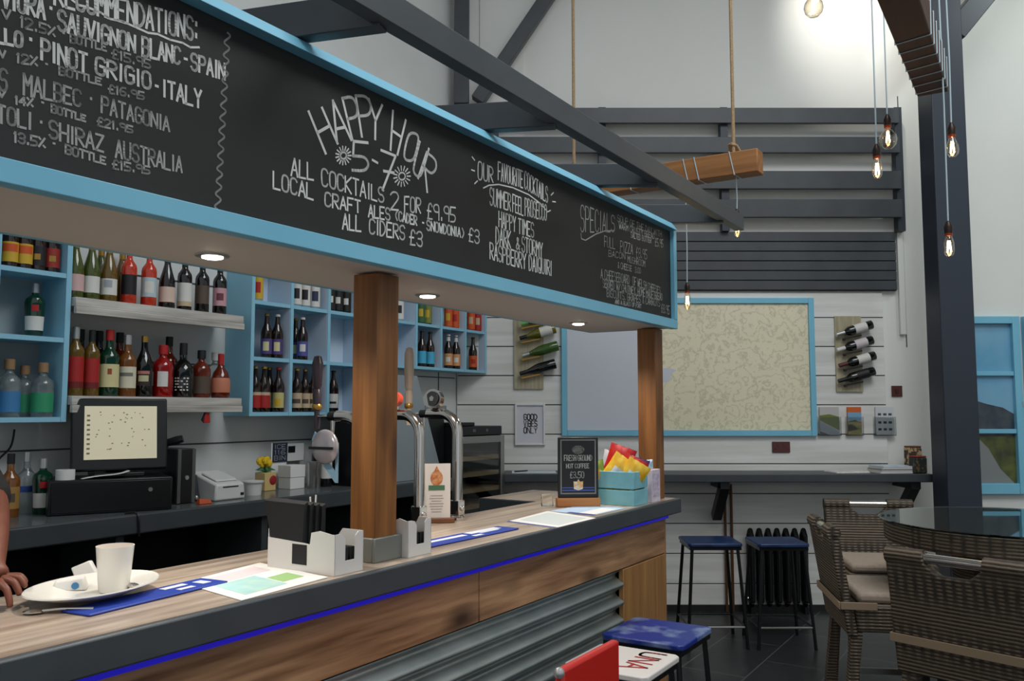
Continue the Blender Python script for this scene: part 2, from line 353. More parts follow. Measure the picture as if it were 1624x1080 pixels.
for a in (("S", -2, 143, 13, 144, 34, 33), ("MALBEC", 36, 150, 130, 169, 34, 24), ("*", 142, 163, 147, 164, 12, 12), ("PATAGONIA", 160, 178, 270, 209, 26, 22),
          ("TOLI", -6, 193, 52, 206, 28, 26), ("*", 63, 200, 68, 201, 12, 12), ("SHIRAZ", 77, 218, 166, 241, 28, 25), ("AUSTRALIA", 182, 249, 290, 274, 28, 24)): line(mb, *a, wd=.005)
part('wine_prices_writing', mb, chalk2, t, 'fainter chalk lines for Malbec, Shiraz, strengths and bottle prices')
mb = MB(); pts = []
for k in range(225):
    f = k/224; pts.append((361-16*f+4.2*math.sin(k*PI/8), 52+280*f))
curve(mb, pts, .005); part('wavy_line', mb, chalk2, t)
Z2 = dict(ox=400, oy=100, sc=3.1775)
mb = MB(); q2 = lambda x, y: bp(400+x/3.1775, 100+y/3.1775)
for ch, bl, br, tl, tr in (('H', (370, 455), (430, 405), (285, 245), (352, 225)), ('A', (428, 400), (500, 388), (372, 200), (440, 180)), ('P', (505, 385), (565, 372), (455, 178), (515, 165)), ('P', (553, 370), (620, 362), (522, 165), (588, 165)),
                           ('Y', (585, 388), (655, 378), (588, 180), (656, 212)), ('H', (697, 438), (732, 462), (710, 240), (774, 288)), ('O', (758, 485), (815, 498), (788, 345), (845, 362)), ('U', (805, 550), (850, 582), (845, 395), (890, 432)), ('R', (836, 580), (882, 650), (880, 450), (938, 495)),
                           ('5', (505, 540), (585, 545), (512, 395), (582, 402)), ('7', (640, 640), (706, 640), (650, 440), (722, 468))):
    glyph(mb, ch, (q2(*bl), q2(*br), q2(*tl), q2(*tr)), .0088, bf, .01)
curve(mb, [(606, 488), (632, 503)], .0075, **Z2)
for cx, cy, rr in ((460, 466, 1), (755, 570, 1.1)):
    curve(mb, [(cx+15*rr*math.cos(a*PI/6), cy+17*rr*math.sin(a*PI/6)) for a in range(13)], .0055, **Z2)
    for a in range(15):
        c, s = math.cos(a*2*PI/15), math.sin(a*2*PI/15); curve(mb, [(cx+23*rr*c, cy+27*rr*s), (cx+39*rr*c, cy+47*rr*s)], .0045, **Z2)
part('happy_hour_writing', mb, chalk, t, 'white chalk HAPPY HOUR 5-7 heading with two suns')
mb = MB()
for a in (("ALL", 193, 565, 314, 592, 88, 82), ("COCKTAILS", 346, 615, 668, 706, 86, 74), ("2", 692, 738, 744, 742, 92, 88), ("FOR", 765, 748, 853, 756, 76, 74), ("£9.95", 878, 782, 1028, 802, 78, 72),
          ("LOCAL", 103, 630, 312, 690, 84, 76), ("CRAFT", 363, 718, 550, 757, 68, 62), ("ALES", 583, 775, 698, 792, 62, 58), ("(CADER", 718, 788, 832, 818, 46, 46), ("-", 852, 818, 872, 822, 30, 30), ("SNOWDONIA)", 878, 840, 1072, 882, 48, 46), ("£3", 1088, 895, 1148, 912, 68, 66),
          ("ALL", 452, 835, 552, 848, 78, 74), ("CIDERS", 588, 858, 773, 892, 74, 70), ("£3", 790, 912, 862, 926, 74, 72)): line(mb, *a, wd=.0056, **Z2)
part('cocktail_offer_writing', mb, chalk, t)
Z3 = dict(ox=700, oy=200, sc=3.1775); mb = MB()
for a in (("OUR", 182, 268, 264, 284, 96, 70), ("FAVOURITE", 285, 270, 412, 312, 90, 84), ("COCKTAILS", 418, 312, 538, 386, 88, 76), ("SUMMER", 243, 395, 352, 428, 88, 84), ("FEEL", 358, 430, 414, 450, 86, 84), ("PROSECCO", 420, 450, 532, 476, 88, 76),
          ("HAPPY", 288, 506, 377, 532, 78, 74), ("TIMES", 386, 538, 468, 562, 74, 72), ("DARK", 273, 592, 352, 614, 84, 82), ("&", 374, 618, 397, 624, 60, 60), ("STORMY", 404, 630, 512, 666, 76, 74), ("RASPBERRY", 243, 668, 428, 722, 82, 76), ("DAIQUIRI", 440, 726, 558, 753, 76, 72)): line(mb, *a, wd=.0058, **Z3)
curve(mb, [(212, 312), (240, 298), (290, 294), (360, 310), (440, 345), (500, 390), (535, 432), (550, 425)], .005, **Z3)
for a in ([(155, 155), (168, 172)], [(152, 220), (168, 226)], [(168, 290), (182, 276)], [(553, 348), (565, 335)], [(560, 380), (576, 382)]): curve(mb, a, .005, **Z3)
part('cocktail_list_writing', mb, chalk, t)
Z8 = dict(ox=900, oy=300, sc=4.909); mb = MB()
line(mb, "SPECIALS", 98, 332, 372, 330, 215, 120, wd=.006, **Z8)
curve(mb, [(105, 345), (108, 385), (140, 398), (220, 350), (290, 325), (365, 322)], .0055, **Z8)
for a in (("SOUP OF THE DAY WITH", 388, 250, 735, 372, 52, 42), ("WARM CRUSTY BREAD", 400, 305, 680, 388, 46, 40), ("SALTED BUTTER", 492, 375, 655, 420, 40, 38), ("£5.95", 680, 440, 746, 452, 60, 56),
          ("FULL", 285, 445, 372, 466, 82, 76), ("PIZZA", 410, 486, 512, 508, 84, 78), ("£8.95", 532, 528, 622, 545, 76, 70), ("BACON", 318, 522, 452, 545, 48, 44), ("MUSHROOM", 468, 568, 606, 604, 50, 46), ("& CHEESE", 390, 612, 502, 640, 48, 42), ("3.00", 525, 648, 572, 656, 42, 40),
          ("A CHEESEBOARD", 258, 694, 486, 740, 74, 66), ("OF WELSH CHEESES", 505, 745, 726, 815, 66, 50), ("SERVED", 275, 762, 366, 784, 64, 60), ("W/ CHUTNEY, HOME MADE BREAD", 380, 785, 742, 866, 56, 50), ("BISCUITS, GRAPES & CARROTS", 305, 836, 722, 914, 58, 52), ("AND A GLASS OF PORT", 370, 890, 576, 926, 32, 28), ("£8.95", 730, 958, 796, 974, 66, 62)): line(mb, *a, wd=.0042, **Z8)
part('specials_writing', mb, chalk2, t, 'greyer cramped chalk writing of the specials list')

def downlight(u, v, label, on=True):
    d = thing('downlight', label, 'light', B(u, v, CB), RB, 'downlights in the canopy soffit')
    part('rim', MB().lathe([(.030, -.0005), (.048, -.0005), (.047, -.004), (.040, -.0055), (.031, -.005)], 24), brushed, d)
    part('lens', MB().lathe([(0, -.0012), (.0295, -.0012), (.0295, -.0085), (.02, -.011), (0, -.012)], 20), mat('warm lamp lens', (255, 240, 214), .4, emit=14), d)
    l = lamp('downlight_beam', 'SPOT', (0, 0, -.014), 32, (1, .93, .82), spot_size=2.4, spot_blend=.6, shadow_soft_size=.03); l.parent = d
downlight(-3.8, .31, 'recessed downlight in the canopy soffit, nearest the till side')
downlight(-2.80, .31, 'lit recessed downlight in the canopy soffit above the white cup')
downlight(-1.796, .31, 'lit recessed downlight in the canopy soffit just beyond the near wooden post')
downlight(-.546, .31, 'lit recessed downlight in the canopy soffit beside the far wooden post')

# ------------------------------------------------------------------ the bar
t = thing('bar_counter', 'long bar with pale worktop, grey edge, plank front and corrugated steel', 'bar', BO, RB)
WB = .56
part('worktop', MB().prism([(-5, .012), (.0, .012), (.0, .90), (-.54, .90), (-.54, WB), (-5, WB)], CTZ-.03, CTZ, 'xy'), topw, t, 'pale wood grain worktop')
mb = MB().box(-5, .012, -.012, .0115, CTZ-.075, CTZ+.0005).box(.0005, .012, .012, .90, CTZ-.075, CTZ+.0005)
part('edge_trim', mb, grey, t, 'dark grey painted worktop edge', bevel=.009)
part('return_edge', MB().box(-.555, -.541, WB, .91, CTZ-.075, CTZ+.0005).box(-.54, 0, .9005, .912, CTZ-.075, CTZ), grey, t, bevel=.005)
part('led_strip', MB().box(-5, -.09, .022, .040, CTZ-.097, CTZ-.076), ledm, t, 'glowing blue light strip under the worktop edge')
part('plank_fascia', MB().box(-5, -3.3, .042, .066, .842, CTZ-.077).box(-3.295, -1.835, .042, .066, .842, CTZ-.077).box(-1.83, -.095, .042, .066, .842, CTZ-.077), plank, t, 'reclaimed brown wooden planks', bevel=.003)
mb = MB()
def corr(a, b): z = .0+.84*b; return (-5+(5-.625)*a, .058-.022*math.sin(z*2*PI/.083), z)
mb.grid(corr, 1, 180)
part('corrugated_panel', mb, galv, t, 'galvanised corrugated steel sheet', sharp=80)
part('vertical_boards', MB().box(-.62, -.37, .040, .066, 0, .838).box(-.366, -.10, .040, .066, 0, .838), plankv, t, 'pale vertical boards at the bar end', bevel=.003)
part('end_boards', MB().box(-.10, -.075, .045, .84, 0, CTZ-.08), plankv, t)
part('carcass', MB().box(-5, -.105, .085, .47, 0, CTZ-.08), blk, t)
def bar_post(u0, v0, label, block):
    p = thing('wooden_post', label, 'post', B(u0, v0, CTZ), RB, 'wooden posts carrying the canopy')
    s = .104; h = CB-CTZ-.0055
    part('shaft', MB().box(0, s, 0, s, .0, h), postw, p, bevel=.004)
    if block: part('base_shoe', MB().box(-.014, s+.014, -.012, -.0005, .0, .075).box(-.014, -.0005, -.0005, s+.012, 0, .075), mat('grey metal shoe', (128, 130, 124), .45, metal=.4), p, bevel=.003)
bar_post(-2.345, .085, 'thick orange brown wooden post on the bar between two white caddies', True)
bar_post(-.135, .065, 'wooden post at the far end of the bar behind the crisp crate', False)

# ------------------------------------------------------------------ wall behind the bar: counter, shelves, cubbies
t = thing('back_counter', 'dark grey back counter under the bottle shelves with open dark shelving', 'counter', BO, RB)
part('worktop', MB().box(-6, .50, 1.835, BW-.005, CTZ-.03, CTZ), mat('grey worktop', (92, 98, 100), .18, c2=(100, 105, 106), nscale=5), t, 'glossy mid grey worktop')
part('edge_trim', MB().box(-6, .50, 1.815, 1.8345, CTZ-.09, CTZ), grey, t, bevel=.008)
part('back_board', MB().box(-6, .50, 2.30, 2.36, 0, CTZ-.031), blk, t)
for u in (-5.9, -4.2, -3.0, -2.02, -1.18, -.35, .47): part('divider', MB().box(u-.02, u+.02, 1.86, 2.298, 0, CTZ-.031), grey, t)
part('lower_shelf', MB().box(-5.85, .45, 1.9, 2.298, .58, .60).box(-5.85, .45, 1.9, 2.298, .05, .07), blk, t)
for k, (px, py) in enumerate(((282, 890), (330, 885), (345, 884), (360, 884), (372, 880))):
    u, z = uz(px, py, 2.0)
    b = MB().lathe([(.0, 0), (.024, 0), (.031, .11), (.029, .11), (.022, .006), (0, .006)], 16)
    solo('glass_tumbler', b, clear, ['clear tumbler alone on the dark shelf, leftmost of the glasses under the back counter', 'clear tumbler in the row under the back counter, first from the left', 'clear tumbler in the row under the back counter, second from the left', 'clear tumbler in the row under the back counter, third from the left', 'clear tumbler beside the grey divider under the back counter, last of its row'][k], 'glass', B(u, 2.0, .60), RB, 'tumblers under the back counter')
def shelf(z, label):
    s = thing('wall_shelf', label, 'shelf', B(-1.65, 2.12, z), RB)
    part('board', MB().box(-.464, .52, 0, BW-2.12, -.042, 0), distress, s, bevel=.003)
    part('rail', MB().box(-.464, .522, -.006, .016, -.078, -.0425), distress, s, bevel=.003)
shelf(2.115, 'distressed white upper shelf carrying the wine bottles')
shelf(1.655, 'distressed white lower shelf carrying the spirit bottles behind the till')
t = thing('cubby_shelf', 'blue cubby shelf at the left edge holding gin bottles', 'shelf', B(-2.12, 2.15, 1.535), RB)
D_ = BW-2.15
part('side_panel', MB().box(-.025, .0, 0, D_-.002, 0, 1.0), cubblue, t); part('side_panel', MB().box(-.345, -.322, 0, D_-.002, 0, 1.0), cubblue, t)
part('side_panel', MB().box(-.70, -.675, 0, D_-.002, 0, 1.0), cubblue, t)
for z in (0, .365, .665, .975): part('shelf_board', MB().box(-.674, -.346, 0.003, D_-.002, z, z+.022).box(-.321, -.0255, .003, D_-.002, z, z+.022), cubblue, t)
part('back_sheet', MB().box(-.674, -.026, D_-.02, D_-.004, .023, .97), mat('grey cubby back', (150, 160, 164), .6), t)
t = thing('cubby_unit', 'tall blue cubby unit of beer bottles left of the near wooden post', 'shelf', B(-1.05, 2.15, 1.555), RB)
cubl = mat('pale lilac blue cubby back', (196, 208, 222), .55)
for u in (0, .30, .615, .975): part('side_panel', MB().box(u, u+.024, 0, D_-.002, 0, 1.0), cubblue, t)
for z in (0, .318, .645, .976): part('shelf_board', MB().box(.025, .2995, .003, D_-.002, z, z+.022).box(.3245, .6145, .003, D_-.002, z, z+.022).box(.6395, .9745, .003, D_-.002, z, z+.022), cubblue, t)
part('back_sheet', MB().box(.025, .973, D_-.018, D_-.004, .023, .97), cubl, t)
for u in (.30, .615, .975):
    for z0, z1 in ((.023, .317), (.341, .644), (.668, .975)): part('lit_face_sheet', MB().box(u-.0016, u-.0002, .006, D_-.019, z0, z1), cubl, t)  # added sheets: paler colour paints in the lamplight on the inner side faces
t = thing('cubby_unit', 'short blue cubby unit of craft beers right of the near wooden post', 'shelf', B(-.045, 2.15, 1.885), RB)
for u in (0, .50, .80, 1.115, 1.40): part('side_panel', MB().box(u, u+.024, 0, D_-.002, 0, .66), cubblue, t)
for z in (0, .315, .636): part('shelf_board', MB().box(.025, .4995, .003, D_-.002, z, z+.02).box(.5245, .7995, .003, D_-.002, z, z+.02).box(.8245, 1.1145, .003, D_-.002, z, z+.02).box(1.1395, 1.3995, .003, D_-.002, z, z+.02), cubblue, t)
part('back_sheet', MB().box(.025, 1.398, D_-.018, D_-.004, .021, .635), cubl, t)
for u in (.50, .80, 1.115, 1.40):
    for z0, z1 in ((.021, .314), (.336, .635)): part('lit_face_sheet', MB().box(u-.0016, u-.0002, .006, D_-.019, z0, z1), cubl, t)  # same added pale sheets, lit look of the inner sides put into colour

# ------------------------------------------------------------------ bottles
PROF = {
 'bord': [(0, 0), (.035, 0), (.0375, .004), (.0375, .185), (.034, .202), (.018, .226), (.0148, .236), (.0142, .285), (.0155, .286), (.0155, .297), (0, .297)],
 'burg': [(0, 0), (.039, 0), (.041, .004), (.041, .13), (.038, .155), (.027, .195), (.0175, .232), (.0145, .25), (.0142, .285), (.0155, .286), (.0155, .297), (0, .297)],
 'beer': [(0, 0), (.033, 0), (.0345, .004), (.0345, .145), (.031, .166), (.018, .198), (.0145, .215), (.0125, .25), (.0138, .251), (.0138, .262), (0, .262)],
 'spirit': [(0, 0), (.040, 0), (.042, .005), (.042, .165), (.039, .182), (.020, .205), (.0155, .216), (.0145, .262), (0, .262)],
 'tall': [(0, 0), (.036, 0), (.038, .005), (.038, .20), (.034, .22), (.017, .245), (.0145, .255), (.014, .30), (0, .30)],
 'cream': [(0, 0), (.044, 0), (.046, .005), (.046, .135), (.042, .165), (.028, .20), (.017, .23), (.0155, .25), (.015, .29), (0, .29)],
 'squat': [(0, 0), (.046, 0), (.048, .006), (.049, .10), (.044, .135), (.028, .158), (.016, .170), (.0145, .215), (0, .215)],
 'round': [(0, 0), (.042, 0), (.050, .01), (.054, .055), (.052, .10), (.040, .14), (.022, .165), (.0155, .18), (.0145, .215), (0, .215)],
 'taper': [(0, 0), (.034, 0), (.037, .006), (.043, .15), (.043, .16), (.038, .178), (.022, .19), (.0155, .197), (.0145, .225), (0, .225)],
 'gin': [(0, 0), (.040, 0), (.043, .006), (.043, .13), (.038, .15), (.018, .168), (.0145, .176), (.0145, .20), (0, .20)],
 'can': [(0, 0), (.026, 0), (.033, .010), (.033, .155), (.027, .168), (.026, .171), (0, .169)],
}
CAP = {'bord': (.0158, .235, .299), 'burg': (.0158, .245, .299), 'beer': (.0155, .252, .2655), 'spirit': (.0168, .245, .292), 'tall': (.0158, .262, .318), 'cream': (.0165, .27, .302), 'squat': (.017, .19, .245), 'round': (.0168, .185, .245), 'taper': (.0165, .205, .25), 'gin': (.0195, .185, .225)}
LAB = {'bord': (.05, .15), 'burg': (.035, .115), 'beer': (.025, .115), 'spirit': (.04, .14), 'tall': (.05, .18), 'cream': (.05, .13), 'squat': (.035, .10), 'round': (.03, .11), 'taper': (.03, .095), 'gin': (.02, .10), 'can': (.012, .152)}
def G(name, c, tr=0, rough=.08): return mat(name, c, rough, trans=tr, spec=.7)
gl_dark = G('dark wine glass', (12, 13, 11)); gl_brown = G('brown beer glass', (34, 17, 9)); gl_green = G('green wine glass', (84, 96, 34), .35); gl_olive = G('olive wine glass', (120, 92, 26), .35)
gl_rose = G('rose wine glass', (206, 60, 34), .2); gl_bottle = G('bottle green glass', (12, 52, 34)); gl_clear = G('clear bottle glass', (206, 214, 214), .85); gl_amber = G('amber spirit glass', (110, 36, 14), .2); gl_red = G('red spirit glass', (150, 16, 14), .1)
gl_whisky = G('whisky glass', (150, 92, 40), .45)
def P(name, c): return mat(name, c, .55)
L_white = P('white label', (216, 213, 206)); L_cream = P('cream label', (214, 203, 150)); L_black = P('black label', (24, 20, 22)); L_red = P('red label', (168, 28, 26)); L_pink = P('pale pink label', (208, 172, 168)); L_brown = P('brown label', (86, 70, 58))
L_purple = P('purple label', (78, 62, 120)); L_tan = P('tan label', (196, 172, 140)); L_yel = P('yellow label', (206, 166, 44)); L_blue = P('bright blue label', (70, 170, 205)); L_peach = P('peach label', (214, 150, 98)); L_orange = P('orange label', (206, 84, 28)); L_teal = P('blue spirit label', (60, 122, 172)); L_green = P('green spirit label', (44, 146, 100))
C_red = P('red cap', (176, 28, 26)); C_gold = mat('gold cap', (180, 140, 70), .35, metal=.8); C_silver = mat('silver cap', (190, 190, 188), .35, metal=.7); C_black = P('black cap', (20, 20, 21)); C_white = P('white cap', (216, 214, 210)); C_cork = P('cork stopper', (150, 116, 80))
EMB = {}
def bottle(name, kind, px, v, z, glass, lab, cap, label, cat='bottle', group=None, s=1.0, emb=None, lz=None, py=600):
    u, _ = uz(px, py, v); loc = B(u, v, z)
    b = thing(name, label, cat, loc, math.atan2(-loc.y, -loc.x)+random.uniform(-.12, .12), group); b.scale = (s, s, s)
    part('glass_body' if kind != 'can' else 'can_body', MB().lathe(PROF[kind], 20), glass, b)
    r = max(p[0] for p in PROF[kind]); z0, z1 = lz or LAB[kind]
    def rad(zz):
        pr = PROF[kind]
        for (r0, a), (r1, c) in zip(pr, pr[1:]):
            if a <= zz <= c and c > a: return r0+(r1-r0)*(zz-a)/(c-a)
        return r
    if lab:
        zs = [z0+(z1-z0)*i/6 for i in range(7)]
        lb = part('label', MB().lathe([(rad(q)+.0007, q) for q in zs], 14, a0=-1.25, a1=1.25), lab, b)
        if emb:                                        # a printed device on the label
            em, h0, h1, aw = emb
            zs = [z0+(z1-z0)*(h0+(h1-h0)*i/5) for i in range(6)]
            part('label_print', MB().lathe([(rad(q)+.0013, q) for q in zs], 8, a0=-aw, a1=aw), em, lb)
    if cap and kind in CAP:
        cr, c0, c1 = CAP[kind]; part('cap', MB().lathe([(0, c0), (cr, c0), (cr, c1-.002), (cr-.002, c1), (0, c1)], 14), cap, b)
    return b
W = 'wine_bottle'; gW = 'wine bottles on the upper shelf'; zu = 2.1152; vu = 2.22
for row in (
 ('burg', 117, gl_green, L_pink, C_gold, 'green wine bottle half hidden by the left cubby on the upper shelf', None),
 ('burg', 143, gl_green, L_white, C_gold, 'green wine bottle with a square white label, leftmost full bottle on the upper shelf', None),
 ('burg', 171, gl_olive, L_white, C_gold, 'olive amber wine bottle with a white label beside the rosé bottles', (P('pale grey print', (160, 166, 170)), .45, .9, .45)),
 ('bord', 203, gl_rose, L_black, None, 'rosé wine bottle with a black label on the upper shelf', None),
 ('bord', 235, gl_rose, P('ice blue label', (178, 200, 206)), None, 'rosé wine bottle with a round pale blue label on the upper shelf', (L_white, .2, .8, .6)),
 ('burg', 264, gl_dark, P('blush label', (214, 186, 170)), C_black, 'dark slim wine bottle with a low blush label on the upper shelf', None),
 ('bord', 292, gl_dark, L_white, C_black, 'dark wine bottle with a white label over a tan band', (L_tan, -.25, 0, 1.2)),
 ('bord', 320, gl_dark, L_brown, C_black, 'dark wine bottle with a grey brown label on the upper shelf', None),
 ('bord', 348, gl_dark, P('rose label', (198, 150, 158)), C_black, 'dark wine bottle with a pinkish label, rightmost on the upper shelf', (P('plum print', (110, 50, 60)), .3, .7, .5))):
    k, px, g, l, c, tx, em = row; bottle(W, k, px, vu-.015, zu, g, l, c, tx, group=gW, emb=em, py=480)
bottle(W, 'burg', 158, vu+.085, zu, gl_green, None, C_gold, 'green wine bottle standing behind the front row on the upper shelf, left one', group=gW, py=480)
bottle(W, 'burg', 192, vu+.085, zu, gl_olive, None, C_gold, 'olive wine bottle standing behind the front row on the upper shelf, by the rosé', group=gW, py=480)
S = 'spirit_bottle'; gS = 'spirits on the lower shelf'; zl = 1.6552
for row in (
 ('tall', 117, -.02, gl_olive, L_red, C_silver, 'tall rum bottle with a big red label, leftmost on the lower shelf', (P('dark red band', (110, 20, 22)), -.1, .12, 1.2), 1.03),
 ('tall', 143, -.02, gl_olive, L_red, C_black, 'tall rum bottle with a big red label, second on the lower shelf', (P('dark red band', (110, 20, 22)), -.1, .12, 1.2), 1.0),
 ('spirit', 171, -.02, gl_bottle, L_cream, C_red, 'green whiskey bottle with a yellow label and red cap', (P('rust print', (150, 70, 30)), .55, .8, .2), 1.12),
 ('spirit', 200, -.02, gl_whisky, P('ivory label', (216, 208, 182)), C_silver, 'clear whisky bottle with an ivory label left of the cream liqueur', (P('grey print', (120, 116, 108)), .55, .72, .7), 1.06),
 ('cream', 227, -.02, gl_dark, None, C_gold, 'black cream liqueur bottle with a small picture on its label', None, 1.03),
 ('gin', 257, -.025, gl_red, None, C_red, 'red liqueur bottle with a white shield label and red cap', None, 1.2),
 ('squat', 289, -.025, gl_dark, None, C_black, 'black round shouldered rum bottle with white writing and white neck', None, 1.18),
 ('gin', 318, -.01, gl_amber, L_brown, C_black, 'dark amber bottle with a wide black stopper on the lower shelf', None, 1.15),
 ('gin', 340, .07, gl_clear, P('pale lime label', (206, 212, 170)), C_white, 'clear bottle with a pale lime label behind the amber ones', None, 1.15),
 ('round', 349, -.03, gl_amber, P('peach brandy label', (196, 120, 92)), C_red, 'round red brown brandy bottle, rightmost on the lower shelf', None, 1.0)):
    k, px, dv, g, l, c, tx, em, sc = row
    b = bottle(S, k, px, vu+dv, zl, g, l, c, tx, group=gS, s=sc, emb=em, py=627)
    if px == 227:
        lb = part('label', MB().lathe([(.0467, .055+.0125*i) for i in range(7)], 10, a0=-.7, a1=.7), P('dark chocolate label', (52, 34, 28)), b)
        part('label_print', MB().lathe([(.0474, .075), (.0474, .105)], 8, a0=-.5, a1=.5), P('pale scene print', (196, 188, 150)), lb); part('label_print', MB().lathe([(.0474, .112), (.0474, .126)], 8, a0=-.6, a1=.6), P('pink print', (186, 122, 108)), lb)
    if px == 257: part('label', MB().lathe([(.0437, .045), (.0437, .11)], 8, a0=-.5, a1=.5), L_white, b)
    if px == 289:
        part('neck_label', MB().lathe([(.0156, .175), (.0152, .198)], 14), L_white, b); mbw = MB()
        for r_ in range(5):
            for c_ in range(5):
                if random.random() < .85: a = -.62+c_*.26+random.uniform(-.03, .03); mbw.lathe([(.0494, .03+r_*.013), (.0494, .036+r_*.013)], 3, a0=a, a1=a+random.uniform(.12, .22))
        part('white_writing', mbw, L_white, b)
for px, g, c, tx in ((124, gl_dark, C_black, 'dark bottle behind the two red labelled rums'), (154, gl_dark, C_black, 'dark bottle behind the green whiskey bottle'), (187, gl_amber, C_black, 'amber bottle behind the clear whisky bottle'), (266, gl_amber, C_black, 'amber bottle behind the red liqueur bottle')):
    bottle(S, 'spirit', px, vu+.08, zl, g, None, c, tx+' on the lower shelf', group=gS, s=1.12, py=627)
bottle('gin_bottle', 'taper', 53, 2.25, 1.9225, gl_bottle, L_white, C_silver, 'green gin bottle alone in the left blue cubby', group=None, py=537, emb=(P('red seal', (170, 24, 30)), 1.35, 1.8, .35))
bottle('gin_bottle', 'gin', 12, 2.24, 1.5575, gl_clear, L_teal, C_cork, 'clear gin bottle with a blue label at the left edge', py=650, s=1.15)
bottle('gin_bottle', 'gin', 66, 2.205, 1.5575, gl_clear, L_green, C_cork, 'clear gin bottle with a green label, front one in the left cubby', py=650, s=1.1)
bottle('gin_bottle', 'gin', 37, 2.29, 1.5575, gl_clear, L_green, C_cork, 'clear gin bottle with a green label standing behind another', py=650, s=1.05)
for px, l, g, tx in ((15, L_yel, gl_brown, 'beer bottle with a yellow and orange label, first in the top left cubby'), (38, L_yel, gl_brown, 'beer bottle with a yellow and orange label, second in the top left cubby'), (60, L_black, gl_brown, 'dark labelled beer bottle in the top left cubby'), (82, P('crimson label', (150, 40, 30)), gl_brown, 'beer bottle with a crimson label, last in the top left cubby')):
    bottle('beer_bottle', 'beer', px, 2.22, 2.2225, g, l, C_gold, tx, group='beers in the top left cubby', py=415, emb=(L_orange, .5, .9, 1.0) if l is L_yel else (C_gold, .3, .6, .4))
for k, px, g, l, c, tx, em in (('bronze', 14, gl_whisky, P('bronze label', (160, 120, 62)), C_black, 'rum bottle with a bronze label on the back counter at the left edge', (L_brown, .3, .7, .5)), ('blue', 40, gl_clear, P('blue band label', (52, 84, 160)), C_silver, 'clear vodka bottle with a blue band on the back counter', None), ('green', 66, gl_bottle, L_white, C_silver, 'green gin bottle with a white label beside the cash drawer', (P('red seal', (170, 24, 30)), 1.35, 1.8, .35))):
    v = {'green': 2.2, 'blue': 2.305, 'bronze': 2.2}[k]; bottle('gin_bottle' if k == 'green' else S, 'taper' if k == 'green' else 'spirit', px, v, CTZ+.0004, g, l, c, tx, s=1.0 if k == 'green' else .95, emb=em, py=806, lz=(.10, .13) if k == 'blue' else None)
gB = 'beers in the tall cubby unit'; bb = 'beer_bottle'
for px, v, z, l, c, tx, em, s in (
 (422, 2.235, 1.8955, L_purple, C_gold, 'brown beer bottle with a purple label, left of the pair in the upper cubby', (L_cream, .2, .8, .5), 1), (439, 2.21, 1.8955, L_purple, C_white, 'brown beer bottle with a purple label, right of the pair in the upper cubby', (L_cream, .2, .8, .5), 1),
 (468, 2.285, 1.8955, L_purple, C_gold, 'beer bottle with a purple label, half behind the cubby divider', (L_cream, .2, .8, .5), 1), (479, 2.205, 1.8955, P('violet blue label', (82, 84, 150)), C_white, 'beer bottle with a violet blue label in the middle upper cubby', (L_white, .3, .8, .5), 1),
 (404, 2.21, 1.5775, L_red, C_gold, 'beer bottle with a red label, leftmost in the lower left cubby', (L_tan, .8, 1, 1.2), 1), (418, 2.195, 1.5775, L_red, C_gold, 'beer bottle with a red label, second in the lower left cubby', (L_tan, .8, 1, 1.2), 1), (426, 2.275, 1.5775, L_tan, C_gold, 'beer bottle with a tan label at the back of the lower left cubby', None, 1), (441, 2.2, 1.5775, P('straw label', (196, 186, 120)), C_red, 'beer bottle with a straw yellow label in the lower left cubby', (L_yel, .1, .6, .5), 1),
 (470, 2.205, 1.5775, L_tan, C_gold, 'beer bottle with a tan label, left one in the lower middle cubby', (L_brown, .3, .6, .8), 1), (483, 2.23, 1.5775, L_tan, C_gold, 'beer bottle with a tan label, middle one in the lower middle cubby', (L_brown, .3, .6, .8), 1), (497, 2.2, 1.5775, L_tan, C_gold, 'beer bottle with a tan label, right one in the lower middle cubby', (L_brown, .3, .6, .8), 1),
 (528, 2.21, 1.5775, L_white, C_black, 'dark beer bottle with a white label alone in the lower right cubby', (L_black, .3, .45, .6), 1)):
    bottle(bb, 'beer', px, v, z, gl_brown, l, c, tx, group=gB, emb=em, s=s, py=570 if z > 1.8 else 650)
for px, l, e, tx in ((408, L_yel, L_red, 'bright yellow and red beer can in the top of the tall cubby unit'), (470, L_white, L_black, 'white and black beer can, left of three under the canopy edge'), (484, L_white, L_black, 'white and black beer can, middle of three under the canopy edge'), (499, L_white, P('navy print', (40, 50, 80)), 'white and navy beer can, right of three under the canopy edge')):
    bottle('beer_can', 'can', px, 2.20, 2.2225, C_silver, l, None, tx, 'can', 'cans in the top row of the tall cubby unit', emb=(e, .25, .7, .6), py=480)
for px, tx in ((524, 'left'), (536, 'middle'), (549, 'right')):
    bottle('beer_can', 'can', px, 2.20, 2.2225, C_black, L_black, None, f'black beer can with a white mark, {tx} of the three beside the wooden post', 'can', 'cans in the top row of the tall cubby unit', emb=(L_white, .3, .6, .45), py=480)
